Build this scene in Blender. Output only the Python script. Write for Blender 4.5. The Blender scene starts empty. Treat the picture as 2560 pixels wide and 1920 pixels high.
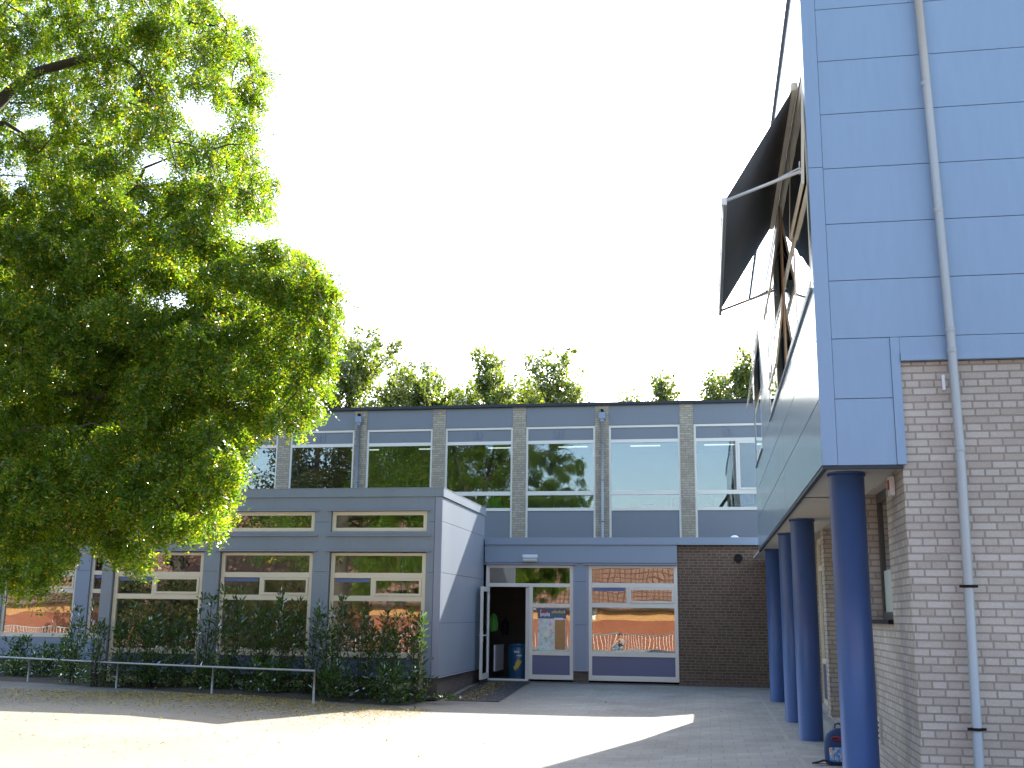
import bpy, math, random
import numpy as np
from mathutils import Vector, Matrix

# ------------------------------------------------------------------ camera, world, sun, exposure
scene = bpy.context.scene
COL = scene.collection
cam_d = bpy.data.cameras.new('camera'); cam = bpy.data.objects.new('camera', cam_d); COL.objects.link(cam)
Rm = Matrix(((0.9847453, 0.0245924, 0.1722552), (0.1735879, -0.2070889, -0.9627987), (0.0119946, 0.9780130, -0.2081988)))
cam.matrix_world = Matrix.Translation((0, 0, 1.6)) @ Rm.to_4x4()
cam_d.sensor_width = 36.0; cam_d.lens = 2714.8 * 36.0 / 2560.0
cam_d.clip_start = 0.05; cam_d.clip_end = 2000
scene.camera = cam

SUN_DIR = Vector((0.315, 1.0, 0.70)).normalized()      # towards the sun
EL = math.asin(SUN_DIR.z); AZ = math.atan2(SUN_DIR.x, SUN_DIR.y)
world = bpy.data.worlds.new('World'); scene.world = world; world.use_nodes = True
wn = world.node_tree.nodes; wl = world.node_tree.links
bg = wn['Background']; sky = wn.new('ShaderNodeTexSky'); sky.sky_type = 'NISHITA'
sky.sun_disc = False; sky.sun_elevation = EL; sky.sun_rotation = AZ
sky.air_density = 1.0; sky.dust_density = 2.0; sky.ozone_density = 0.3; sky.altitude = 0
wl.new(sky.outputs[0], bg.inputs[0]); bg.inputs[1].default_value = 0.15
sd = bpy.data.lights.new('sun', 'SUN'); sun = bpy.data.objects.new('sun', sd); COL.objects.link(sun)
sd.energy = 4.8; sd.angle = math.radians(0.5); sd.color = (1.0, 0.94, 0.84)
sun.rotation_euler = SUN_DIR.to_track_quat('Z', 'Y').to_euler()
scene.view_settings.view_transform = 'Standard'; scene.view_settings.look = 'None'
scene.view_settings.gamma = 1.0; scene.view_settings.use_curve_mapping = False
scene.view_settings.exposure = 2.0
scene.render.engine = 'CYCLES'
scene.render.resolution_x = 1024; scene.render.resolution_y = 768
scene.cycles.max_bounces = 8; scene.cycles.transparent_max_bounces = 24

rnd = random.Random(7)
NPR = np.random.default_rng(11)

# ------------------------------------------------------------------ materials
def new_mat(name):
    m = bpy.data.materials.new(name); m.use_nodes = True
    return m, m.node_tree.nodes, m.node_tree.links, m.node_tree.nodes['Principled BSDF']

def coords(N, L, scale=(1, 1, 1)):
    g = N.new('ShaderNodeNewGeometry'); mp = N.new('ShaderNodeMapping')
    mp.inputs['Scale'].default_value = scale
    L.new(g.outputs['Position'], mp.inputs['Vector'])
    return mp.outputs[0]

def paint(name, col, rough=0.45, var=0.06, nscale=1.5, metal=0.0, bump=0.0, bscale=60, coat=0.0, streak=False, crough=0.06):
    m, N, L, P = new_mat(name)
    co = coords(N, L, (1, 1, 0.15) if streak else (1, 1, 1))
    n = N.new('ShaderNodeTexNoise'); n.inputs['Scale'].default_value = nscale; n.inputs['Detail'].default_value = 6
    L.new(co, n.inputs['Vector'])
    n2 = N.new('ShaderNodeTexNoise'); n2.inputs['Scale'].default_value = nscale * 23; n2.inputs['Detail'].default_value = 3
    L.new(co, n2.inputs['Vector'])
    ad = N.new('ShaderNodeMath'); ad.operation = 'ADD'; L.new(n.outputs[0], ad.inputs[0])
    ml = N.new('ShaderNodeMath'); ml.operation = 'MULTIPLY'; L.new(n2.outputs[0], ml.inputs[0]); ml.inputs[1].default_value = 0.4
    L.new(ml.outputs[0], ad.inputs[1])
    r = N.new('ShaderNodeValToRGB'); r.color_ramp.elements[0].position = 0.35; r.color_ramp.elements[1].position = 1.0
    r.color_ramp.elements[0].color = tuple(c * (1 - var) for c in col) + (1,)
    r.color_ramp.elements[1].color = tuple(min(1, c * (1 + var)) for c in col) + (1,)
    L.new(ad.outputs[0], r.inputs[0]); L.new(r.outputs[0], P.inputs['Base Color'])
    rr = N.new('ShaderNodeMapRange'); rr.inputs[3].default_value = rough * 0.8; rr.inputs[4].default_value = min(1, rough * 1.2)
    L.new(n.outputs[0], rr.inputs[0]); L.new(rr.outputs[0], P.inputs['Roughness'])
    P.inputs['Metallic'].default_value = metal; P.inputs['Coat Weight'].default_value = coat
    P.inputs['Coat Roughness'].default_value = crough
    if bump:
        b = N.new('ShaderNodeBump'); b.inputs['Strength'].default_value = bump; b.inputs['Distance'].default_value = 0.01
        nb = N.new('ShaderNodeTexNoise'); nb.inputs['Scale'].default_value = bscale; nb.inputs['Detail'].default_value = 4
        L.new(coords(N, L), nb.inputs['Vector']); L.new(nb.outputs[0], b.inputs['Height']); L.new(b.outputs[0], P.inputs['Normal'])
    return m

def wall_uv(N, L):
    """u along the wall whichever way it faces, v = height"""
    g = N.new('ShaderNodeNewGeometry'); sp = N.new('ShaderNodeSeparateXYZ'); sn = N.new('ShaderNodeSeparateXYZ')
    L.new(g.outputs['Position'], sp.inputs[0]); L.new(g.outputs['True Normal'], sn.inputs[0])
    ab = N.new('ShaderNodeMath'); ab.operation = 'ABSOLUTE'; L.new(sn.outputs[0], ab.inputs[0])
    gt = N.new('ShaderNodeMath'); gt.operation = 'GREATER_THAN'; L.new(ab.outputs[0], gt.inputs[0]); gt.inputs[1].default_value = 0.7
    mx = N.new('ShaderNodeMix'); mx.data_type = 'FLOAT'; L.new(gt.outputs[0], mx.inputs[0])
    L.new(sp.outputs[0], mx.inputs[2]); L.new(sp.outputs[1], mx.inputs[3])
    cb = N.new('ShaderNodeCombineXYZ'); L.new(mx.outputs[0], cb.inputs[0]); L.new(sp.outputs[2], cb.inputs[1])
    return cb.outputs[0]

def brick(name, c1, c2, mort, w=0.21, h=0.068, ms=0.010, off=0.5, bump=0.6, stain=0.25, squash=0.6):
    m, N, L, P = new_mat(name)
    uv = wall_uv(N, L)
    b = N.new('ShaderNodeTexBrick'); L.new(uv, b.inputs['Vector'])
    b.inputs['Scale'].default_value = 1; b.inputs['Brick Width'].default_value = w; b.inputs['Row Height'].default_value = h
    b.inputs['Mortar Size'].default_value = ms; b.inputs['Mortar Smooth'].default_value = 0.25; b.inputs['Bias'].default_value = 0.0
    b.offset = off; b.offset_frequency = 2; b.squash = squash; b.squash_frequency = 3
    b.inputs['Color1'].default_value = c1 + (1,); b.inputs['Color2'].default_value = c2 + (1,); b.inputs['Mortar'].default_value = mort + (1,)
    n = N.new('ShaderNodeTexNoise'); n.inputs['Scale'].default_value = 0.9; n.inputs['Detail'].default_value = 8; L.new(uv, n.inputs['Vector'])
    n2 = N.new('ShaderNodeTexNoise'); n2.inputs['Scale'].default_value = 45; n2.inputs['Detail'].default_value = 4; L.new(uv, n2.inputs['Vector'])
    mr = N.new('ShaderNodeMapRange'); mr.inputs[3].default_value = 1 - stain; mr.inputs[4].default_value = 1 + stain; L.new(n.outputs[0], mr.inputs[0])
    mr2 = N.new('ShaderNodeMapRange'); mr2.inputs[3].default_value = 0.82; mr2.inputs[4].default_value = 1.18; L.new(n2.outputs[0], mr2.inputs[0])
    mu = N.new('ShaderNodeMath'); mu.operation = 'MULTIPLY'; L.new(mr.outputs[0], mu.inputs[0]); L.new(mr2.outputs[0], mu.inputs[1])
    mm = N.new('ShaderNodeVectorMath'); mm.operation = 'SCALE'; L.new(b.outputs['Color'], mm.inputs[0]); L.new(mu.outputs[0], mm.inputs['Scale'])
    L.new(mm.outputs[0], P.inputs['Base Color']); P.inputs['Roughness'].default_value = 0.9
    bp = N.new('ShaderNodeBump'); bp.inputs['Strength'].default_value = bump; bp.inputs['Distance'].default_value = 0.012; bp.invert = True
    ad = N.new('ShaderNodeMath'); ad.operation = 'MULTIPLY_ADD'; L.new(n2.outputs[0], ad.inputs[0]); ad.inputs[1].default_value = 0.35
    L.new(b.outputs['Fac'], ad.inputs[2]); L.new(ad.outputs[0], bp.inputs['Height']); L.new(bp.outputs[0], P.inputs['Normal'])
    return m

def glass(name, wav=0.02, tint=(0.82, 0.88, 0.86), base=0.10, mul=1.9):
    m, N, L, P = new_mat(name); N.remove(P)
    out = N['Material Output']
    tr = N.new('ShaderNodeBsdfTransparent'); tr.inputs[0].default_value = tint + (1,)
    gl = N.new('ShaderNodeBsdfGlossy'); gl.inputs['Roughness'].default_value = 0.0; gl.inputs['Color'].default_value = (0.92, 0.96, 1.0, 1)
    fr = N.new('ShaderNodeFresnel'); fr.inputs[0].default_value = 1.5
    ma = N.new('ShaderNodeMath'); ma.operation = 'MULTIPLY_ADD'; ma.use_clamp = True
    L.new(fr.outputs[0], ma.inputs[0]); ma.inputs[1].default_value = mul; ma.inputs[2].default_value = base
    mx = N.new('ShaderNodeMixShader'); L.new(ma.outputs[0], mx.inputs[0]); L.new(tr.outputs[0], mx.inputs[1]); L.new(gl.outputs[0], mx.inputs[2])
    nb = N.new('ShaderNodeTexNoise'); nb.inputs['Scale'].default_value = 1.3; nb.inputs['Detail'].default_value = 1
    L.new(coords(N, L), nb.inputs['Vector'])
    bp = N.new('ShaderNodeBump'); bp.inputs['Strength'].default_value = 1.0; bp.inputs['Distance'].default_value = wav
    L.new(nb.outputs[0], bp.inputs['Height']); L.new(bp.outputs[0], gl.inputs['Normal'])
    L.new(mx.outputs[0], out.inputs[0])
    return m

def leaf_mat(name, hues, trans=0.55, gloss=0.12, tr_boost=1.6):
    m, N, L, P = new_mat(name); N.remove(P); out = N['Material Output']
    g = N.new('ShaderNodeNewGeometry'); r = N.new('ShaderNodeValToRGB')
    cr = r.color_ramp
    while len(cr.elements) < len(hues): cr.elements.new(0.5)
    for e, (p, c) in zip(cr.elements, hues): e.position = p; e.color = c + (1,)
    L.new(g.outputs['Random Per Island'], r.inputs[0])
    df = N.new('ShaderNodeBsdfDiffuse'); L.new(r.outputs[0], df.inputs[0])
    tl = N.new('ShaderNodeBsdfTranslucent')
    bo = N.new('ShaderNodeMix'); bo.data_type = 'RGBA'; bo.blend_type = 'MULTIPLY'; bo.inputs[0].default_value = 1
    L.new(r.outputs[0], bo.inputs[6]); bo.inputs[7].default_value = (tr_boost * 1.35, tr_boost * 1.18, tr_boost * 0.35, 1); L.new(bo.outputs[2], tl.inputs[0])
    mx = N.new('ShaderNodeMixShader'); mx.inputs[0].default_value = trans; L.new(df.outputs[0], mx.inputs[1]); L.new(tl.outputs[0], mx.inputs[2])
    gl = N.new('ShaderNodeBsdfGlossy'); gl.inputs['Roughness'].default_value = 0.35
    fr = N.new('ShaderNodeFresnel'); fr.inputs[0].default_value = 1.4
    ml = N.new('ShaderNodeMath'); ml.operation = 'MULTIPLY'; ml.inputs[1].default_value = gloss * 6; ml.use_clamp = True; L.new(fr.outputs[0], ml.inputs[0])
    m2 = N.new('ShaderNodeMixShader'); L.new(ml.outputs[0], m2.inputs[0]); L.new(mx.outputs[0], m2.inputs[1]); L.new(gl.outputs[0], m2.inputs[2])
    L.new(m2.outputs[0], out.inputs[0])
    return m

def emis(name, col, s):
    m, N, L, P = new_mat(name); P.inputs['Base Color'].default_value = col + (1,); P.inputs['Emission Color'].default_value = col + (1,)
    P.inputs['Emission Strength'].default_value = s; return m

def paving_mat():
    m, N, L, P = new_mat('paving_slabs')
    co = coords(N, L)
    b = N.new('ShaderNodeTexBrick'); L.new(co, b.inputs['Vector']); b.inputs['Scale'].default_value = 1
    b.inputs['Brick Width'].default_value = 0.3; b.inputs['Row Height'].default_value = 0.3; b.inputs['Mortar Size'].default_value = 0.0035
    b.inputs['Mortar Smooth'].default_value = 0.3; b.offset = 0.5; b.squash = 1.0
    b.inputs['Color1'].default_value = (0.275, 0.262, 0.232, 1); b.inputs['Color2'].default_value = (0.32, 0.305, 0.268, 1); b.inputs['Mortar'].default_value = (0.16, 0.15, 0.13, 1)
    n = N.new('ShaderNodeTexNoise'); n.inputs['Scale'].default_value = 0.55; n.inputs['Detail'].default_value = 9; n.inputs['Roughness'].default_value = 0.65; L.new(co, n.inputs['Vector'])
    n2 = N.new('ShaderNodeTexNoise'); n2.inputs['Scale'].default_value = 70; n2.inputs['Detail'].default_value = 5; L.new(co, n2.inputs['Vector'])
    v = N.new('ShaderNodeTexVoronoi'); v.inputs['Scale'].default_value = 2.3; L.new(co, v.inputs['Vector'])
    sp = N.new('ShaderNodeMapRange'); sp.inputs[1].default_value = 0.018; sp.inputs[2].default_value = 0.03; sp.inputs[3].default_value = 0.25; sp.inputs[4].default_value = 1; L.new(v.outputs['Distance'], sp.inputs[0])
    mr = N.new('ShaderNodeMapRange'); mr.inputs[1].default_value = 0.3; mr.inputs[2].default_value = 0.7; mr.inputs[3].default_value = 0.72; mr.inputs[4].default_value = 1.15; L.new(n.outputs[0], mr.inputs[0])
    mr2 = N.new('ShaderNodeMapRange'); mr2.inputs[3].default_value = 0.75; mr2.inputs[4].default_value = 1.25; L.new(n2.outputs[0], mr2.inputs[0])
    a = N.new('ShaderNodeMath'); a.operation = 'MULTIPLY'; L.new(mr.outputs[0], a.inputs[0]); L.new(mr2.outputs[0], a.inputs[1])
    a2 = N.new('ShaderNodeMath'); a2.operation = 'MULTIPLY'; L.new(a.outputs[0], a2.inputs[0]); L.new(sp.outputs[0], a2.inputs[1])
    s = N.new('ShaderNodeVectorMath'); s.operation = 'SCALE'; L.new(b.outputs['Color'], s.inputs[0]); L.new(a2.outputs[0], s.inputs['Scale'])
    # sandy dirt washed over the slabs towards the planting bed
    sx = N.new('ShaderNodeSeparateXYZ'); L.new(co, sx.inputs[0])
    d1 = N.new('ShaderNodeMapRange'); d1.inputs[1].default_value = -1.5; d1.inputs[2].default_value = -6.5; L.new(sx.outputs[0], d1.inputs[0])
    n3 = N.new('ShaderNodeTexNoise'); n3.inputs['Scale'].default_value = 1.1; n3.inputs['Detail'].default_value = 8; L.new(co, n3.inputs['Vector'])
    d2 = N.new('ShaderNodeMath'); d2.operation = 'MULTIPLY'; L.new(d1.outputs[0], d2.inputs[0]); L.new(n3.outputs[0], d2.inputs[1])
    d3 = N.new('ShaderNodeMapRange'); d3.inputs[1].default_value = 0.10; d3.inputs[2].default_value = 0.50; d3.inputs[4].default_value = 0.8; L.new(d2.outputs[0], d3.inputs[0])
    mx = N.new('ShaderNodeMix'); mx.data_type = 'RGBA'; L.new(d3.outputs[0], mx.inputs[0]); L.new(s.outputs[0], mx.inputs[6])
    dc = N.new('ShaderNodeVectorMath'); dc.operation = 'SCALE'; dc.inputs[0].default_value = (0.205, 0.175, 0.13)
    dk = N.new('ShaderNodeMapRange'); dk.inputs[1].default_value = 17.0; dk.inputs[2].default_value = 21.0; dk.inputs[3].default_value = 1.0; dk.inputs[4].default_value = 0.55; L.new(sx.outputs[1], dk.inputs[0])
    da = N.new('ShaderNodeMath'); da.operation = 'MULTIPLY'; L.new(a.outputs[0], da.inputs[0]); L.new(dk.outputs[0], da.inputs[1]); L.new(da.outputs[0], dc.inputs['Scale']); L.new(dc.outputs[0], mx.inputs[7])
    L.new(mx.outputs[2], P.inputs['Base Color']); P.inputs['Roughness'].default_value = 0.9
    bp = N.new('ShaderNodeBump'); bp.inputs['Strength'].default_value = 0.5; bp.inputs['Distance'].default_value = 0.006; bp.invert = True
    L.new(b.outputs['Fac'], bp.inputs['Height']); L.new(bp.outputs[0], P.inputs['Normal'])
    return m

def tile_mat():
    m, N, L, P = new_mat('clay_roof_tiles')
    g = N.new('ShaderNodeNewGeometry')
    w = N.new('ShaderNodeTexBrick'); L.new(g.outputs['Position'], w.inputs['Vector']); w.inputs['Scale'].default_value = 1
    w.inputs['Brick Width'].default_value = 0.30; w.inputs['Row Height'].default_value = 0.30; w.inputs['Mortar Size'].default_value = 0.035; w.offset = 0
    w.inputs['Color1'].default_value = (0.15, 0.075, 0.045, 1); w.inputs['Color2'].default_value = (0.19, 0.095, 0.055, 1); w.inputs['Mortar'].default_value = (0.07, 0.03, 0.02, 1)
    L.new(w.outputs[0], P.inputs['Base Color']); P.inputs['Roughness'].default_value = 0.8
    return m

M = {}
M['panel_shade_grey'] = paint('shade_greyed_cladding', (0.205, 0.238, 0.285), 0.42, 0.11, 0.8, streak=True)  # extension cladding, its colour greyed to stand for the tree's shade
M['panel_blue'] = paint('pale_blue_cladding', (0.195, 0.25, 0.325), 0.38, 0.05, 0.7, streak=True)
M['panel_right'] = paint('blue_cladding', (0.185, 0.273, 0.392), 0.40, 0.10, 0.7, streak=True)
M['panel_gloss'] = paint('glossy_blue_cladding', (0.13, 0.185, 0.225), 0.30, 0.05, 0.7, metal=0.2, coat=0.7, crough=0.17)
M['panel_dark'] = paint('dark_joint', (0.06, 0.075, 0.10), 0.7)
M['fascia'] = paint('slate_fascia_panel', (0.155, 0.172, 0.195), 0.5, 0.06, 1.2, streak=True)
M['roof_edge'] = paint('bitumen_edge', (0.02, 0.025, 0.03), 0.7, 0.3, 4)
M['roofing'] = paint('bitumen_roofing', (0.06, 0.06, 0.06), 0.9, 0.3, 2)
M['white'] = paint('white_window_paint', (0.66, 0.63, 0.56), 0.4, 0.05, 1.5)
M['cream'] = paint('cream_window_paint', (0.68, 0.59, 0.45), 0.45, 0.07, 1.5)
M['lowpanel'] = paint('dark_blue_panel', (0.080, 0.110, 0.205), 0.35, 0.05)
M['trim'] = paint('pinkish_blue_trim', (0.27, 0.28, 0.36), 0.4, 0.05)
M['beige_brick'] = brick('beige_brick', (0.46, 0.405, 0.355), (0.36, 0.305, 0.255), (0.26, 0.22, 0.18), ms=0.009, stain=0.4)
M['pillar_brick'] = brick('pillar_brick', (0.40, 0.35, 0.27), (0.29, 0.25, 0.19), (0.20, 0.18, 0.14), ms=0.008)
M['brown_brick'] = brick('brown_brick', (0.130, 0.082, 0.055), (0.085, 0.056, 0.042), (0.20, 0.15, 0.11), ms=0.008, bump=0.4)
M['plinth'] = brick('plinth_brick', (0.12, 0.09, 0.07), (0.08, 0.06, 0.05), (0.10, 0.085, 0.07), ms=0.007)
M['orange_brick'] = brick('orange_brick', (0.28, 0.080, 0.034), (0.225, 0.062, 0.027), (0.25, 0.12, 0.07), ms=0.007)
M['orange_wood'] = paint('orange_timber', (0.42, 0.20, 0.065), 0.5, 0.15, 6)
M['pipe'] = paint('galvanised_pipe', (0.33, 0.35, 0.36), 0.45, 0.12, 3, metal=0.2, streak=True)
M['pipe_blue'] = paint('blue_grey_pipe', (0.20, 0.25, 0.32), 0.45, 0.1, 3)
M['band'] = paint('pipe_band', (0.16, 0.18, 0.22), 0.5)
M['column'] = paint('blue_column_paint', (0.030, 0.066, 0.185), 0.45, 0.14, 2.5, coat=0.10, crough=0.3)
M['soffit'] = paint('cream_soffit', (0.50, 0.46, 0.40), 0.7, 0.06, 1.0)
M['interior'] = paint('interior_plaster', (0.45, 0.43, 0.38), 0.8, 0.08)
M['interior_tan'] = paint('tan_interior_wall', (0.50, 0.40, 0.24), 0.8, 0.08)
M['dark_frame'] = paint('dark_frame_paint', (0.05, 0.045, 0.04), 0.5)
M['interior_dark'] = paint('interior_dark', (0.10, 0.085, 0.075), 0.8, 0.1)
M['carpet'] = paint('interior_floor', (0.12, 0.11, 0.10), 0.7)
M['glass'] = glass('window_glass', 0.0022, base=0.08, mul=1.8)
M['glass_up'] = glass('upper_window_glass', 0.0016, (0.72, 0.82, 0.84), 0.05, 1.4)
M['metal'] = paint('grey_rail_metal', (0.34, 0.34, 0.34), 0.5, 0.1, 5, metal=0.5)
M['metal_light'] = paint('light_metal', (0.60, 0.58, 0.54), 0.4, 0.08, 4, metal=0.2)
M['wood'] = paint('orange_brown_wood', (0.36, 0.20, 0.09), 0.5, 0.15, 8)
M['sashm'] = paint('beige_sash_paint', (0.74, 0.66, 0.52), 0.45, 0.08, 4)
M['awning'] = paint('charcoal_awning_cloth', (0.17, 0.18, 0.20), 0.95, 0.03, 1.5)
M['soil'] = paint('bed_soil', (0.045, 0.033, 0.02), 0.95, 0.35, 6, bump=1.0, bscale=14)
M['rubber'] = paint('dark_rubber_mat', (0.028, 0.030, 0.036), 0.85, 0.25, 20, bump=0.6, bscale=90)
M['paving'] = paving_mat()
M['kerb'] = paint('kerb_concrete', (0.30, 0.285, 0.25), 0.9, 0.15, 4, bump=0.4)
M['bark'] = paint('dark_bark', (0.045, 0.035, 0.025), 0.95, 0.35, 14, bump=0.9, bscale=40)
M['leaf'] = leaf_mat('locust_leaf', [(0.0, (0.032, 0.074, 0.011)), (0.45, (0.054, 0.112, 0.013)), (0.80, (0.090, 0.152, 0.015)), (0.95, (0.17, 0.19, 0.016)), (0.99, (0.36, 0.26, 0.02))], 0.50, 0.025, 2.6)
M['leaf_yard'] = leaf_mat('yard_leaf', [(0.0, (0.028, 0.036, 0.010)), (0.6, (0.05, 0.055, 0.016)), (1.0, (0.085, 0.075, 0.02))], 0.3, 0.03, 1.2)
M['leaf_far'] = leaf_mat('far_leaf', [(0.0, (0.045, 0.08, 0.022)), (0.6, (0.075, 0.12, 0.03)), (1.0, (0.14, 0.17, 0.04))], 0.5, 0.08, 2.0)
M['laurel'] = leaf_mat('laurel_leaf', [(0.0, (0.020, 0.045, 0.012)), (0.6, (0.032, 0.070, 0.016)), (1.0, (0.06, 0.11, 0.02))], 0.35, 0.07, 3.0)
M['litter'] = leaf_mat('fallen_leaf', [(0.0, (0.34, 0.22, 0.05)), (0.5, (0.50, 0.38, 0.08)), (1.0, (0.22, 0.13, 0.04))], 0.15, 0.05, 1.0)
M['lamp'] = paint('lamp_housing', (0.62, 0.64, 0.68), 0.4)
M['lens'] = paint('lamp_lens', (0.45, 0.45, 0.42), 0.25, coat=0.5)
M['black'] = paint('black_plastic', (0.012, 0.012, 0.014), 0.6)
M['black'].node_tree.nodes['Principled BSDF'].inputs['Specular IOR Level'].default_value = 0.1
M['blind'] = paint('blue_blind', (0.10, 0.14, 0.30), 0.6)
M['bin'] = paint('blue_bin_plastic', (0.015, 0.085, 0.17), 0.4, coat=0.2)
M['yellow'] = paint('yellow_print', (0.60, 0.42, 0.06), 0.6)
M['green'] = paint('green_cloth', (0.08, 0.28, 0.04), 0.8)
M['red'] = paint('red_print', (0.40, 0.03, 0.03), 0.6)
M['tiles'] = tile_mat()
M['grass'] = paint('grass_ground', (0.06, 0.09, 0.03), 0.95, 0.3, 3)
M['ceil_light'] = emis('ceiling_light_diffuser', (1.0, 0.95, 0.86), 0.35)
M['skin'] = paint('skin', (0.45, 0.26, 0.18), 0.6)
M['cloth'] = paint('grey_blue_cloth', (0.14, 0.20, 0.26), 0.9)
M['hair'] = paint('brown_hair', (0.06, 0.035, 0.02), 0.7)
M['backpack'] = paint('navy_backpack_cloth', (0.02, 0.045, 0.12), 0.7, 0.15, 20)
M['navy'] = paint('dark_strap', (0.012, 0.012, 0.03), 0.7)
M['white_plastic'] = paint('white_plastic', (0.7, 0.7, 0.7), 0.4)

# ------------------------------------------------------------------ mesh helpers
ORG = {}
class MB:
    def __init__(s): s.v = []; s.f = []; s.sm = []
    def quad(s, a, b, c, d, sm=False):
        n = len(s.v); s.v += [tuple(a), tuple(b), tuple(c), tuple(d)]; s.f.append((n, n+1, n+2, n+3)); s.sm.append(sm); return s
    def box(s, x0, x1, y0, y1, z0, z1, mat=None):
        if x1 < x0: x0, x1 = x1, x0
        if y1 < y0: y0, y1 = y1, y0
        if z1 < z0: z0, z1 = z1, z0
        n = len(s.v)
        P = [(x0,y0,z0),(x1,y0,z0),(x1,y1,z0),(x0,y1,z0),(x0,y0,z1),(x1,y0,z1),(x1,y1,z1),(x0,y1,z1)]
        if mat is not None: P = [tuple(mat @ Vector(p)) for p in P]
        s.v += P
        for q in ((0,3,2,1),(4,5,6,7),(0,1,5,4),(1,2,6,5),(2,3,7,6),(3,0,4,7)):
            s.f.append(tuple(n+i for i in q)); s.sm.append(False)
        return s
    def tube(s, pts, rad, n=10, caps=True, sm=True):
        pts = [Vector(p) for p in pts]
        if not isinstance(rad, (list, tuple)): rad = [rad]*len(pts)
        base = len(s.v); up = None
        for i, p in enumerate(pts):
            d = (pts[min(i+1, len(pts)-1)] - pts[max(i-1, 0)]).normalized()
            if up is None:
                up = Vector((0,0,1)) if abs(d.z) < 0.9 else Vector((1,0,0))
            a = d.cross(up).normalized(); b = a.cross(d).normalized(); up = b
            for k in range(n):
                t = 2*math.pi*k/n; s.v.append(tuple(p + (a*math.cos(t) + b*math.sin(t))*rad[i]))
        for i in range(len(pts)-1):
            for k in range(n):
                q = base+i*n; s.f.append((q+k, q+(k+1) % n, q+n+(k+1) % n, q+n+k)); s.sm.append(sm)
        if caps:
            s.f.append(tuple(base+k for k in range(n))); s.sm.append(False)
            e = base+(len(pts)-1)*n; s.f.append(tuple(e+n-1-k for k in range(n))); s.sm.append(False)
        return s
    def ellipsoid(s, c, r, nu=16, nv=10, mat=None):
        base = len(s.v)
        for j in range(nv+1):
            ph = math.pi*j/nv
            for i in range(nu):
                th = 2*math.pi*i/nu
                p = Vector((r[0]*math.sin(ph)*math.cos(th), r[1]*math.sin(ph)*math.sin(th), r[2]*math.cos(ph)))
                if mat is not None: p = mat @ p
                s.v.append(tuple(Vector(c)+p))
        for j in range(nv):
            for i in range(nu):
                a = base+j*nu+i; b = base+j*nu+(i+1) % nu
                s.f.append((a, a+nu, b+nu, b)); s.sm.append(True)
        return s
    def build(s, name, mat, parent=None, bevel=0.0):
        me = bpy.data.meshes.new(name)
        org = Vector(ORG.get(parent.name, (0,0,0))) if parent else Vector((0,0,0))
        me.from_pydata([tuple(Vector(p)-org) for p in s.v], [], s.f); me.update()
        me.polygons.foreach_set('use_smooth', s.sm)
        me.materials.append(mat)
        o = bpy.data.objects.new(name, me); COL.objects.link(o)
        if parent: o.parent = parent; ORG[o.name] = tuple(org)
        else: ORG[o.name] = (0,0,0)
        if bevel:
            b = o.modifiers.new('bevel', 'BEVEL'); b.width = bevel; b.segments = 2; b.limit_method = 'ANGLE'
        return o

def tag(o, label, cat, group=None, kind=None):
    o['label'] = label; o['category'] = cat
    if group: o['group'] = group
    if kind: o['kind'] = kind
    return o
def thing(name, loc, label, cat, group=None):
    o = bpy.data.objects.new(name, None); COL.objects.link(o); o.location = loc; o.empty_display_size = 0.2
    ORG[o.name] = tuple(loc); tag(o, label, cat, group); return o
def struct(o, label=None):
    o['kind'] = 'structure'
    if label: o['label'] = label
    return o

def arr_mesh(name, verts, nper, mat, parent=None, smooth=False):
    """verts (n*nper,3) numpy, each nper consecutive points one face"""
    n = len(verts)//nper
    me = bpy.data.meshes.new(name)
    org = np.array(ORG.get(parent.name, (0,0,0))) if parent else np.zeros(3)
    me.vertices.add(len(verts)); me.vertices.foreach_set('co', (verts-org).astype(np.float32).ravel())
    me.loops.add(len(verts)); me.loops.foreach_set('vertex_index', np.arange(len(verts), dtype=np.int32))
    me.polygons.add(n); me.polygons.foreach_set('loop_start', np.arange(0, len(verts), nper, dtype=np.int32))
    me.polygons.foreach_set('loop_total', np.full(n, nper, dtype=np.int32))
    me.update(calc_edges=True); me.materials.append(mat)
    o = bpy.data.objects.new(name, me); COL.objects.link(o)
    if parent: o.parent = parent
    ORG[o.name] = tuple(org); return o

def grid_wall(mb, x0, x1, z0, z1, holes, y0, y1, axis='x'):
    """wall slab between y0..y1 with rectangular holes (a0,a1,b0,b1); strips are butted"""
    zs = sorted(set([z0, z1] + [h for H in holes for h in H[2:] if z0 < h < z1]))
    for za, zb in zip(zs[:-1], zs[1:]):
        zm = (za+zb)/2; cut = sorted([(H[0], H[1]) for H in holes if H[2] < zm < H[3]])
        x = x0
        for a, b in cut + [(x1, x1)]:
            if a > x:
                if axis == 'x': mb.box(x, a, y0, y1, za, zb)
                else: mb.box(y0, y1, x, a, za, zb)
            x = max(x, b)
    return mb
def sstep(a, b, x):
    t = min(1, max(0, (x-a)/(b-a))); return t*t*(3-2*t)

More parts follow.
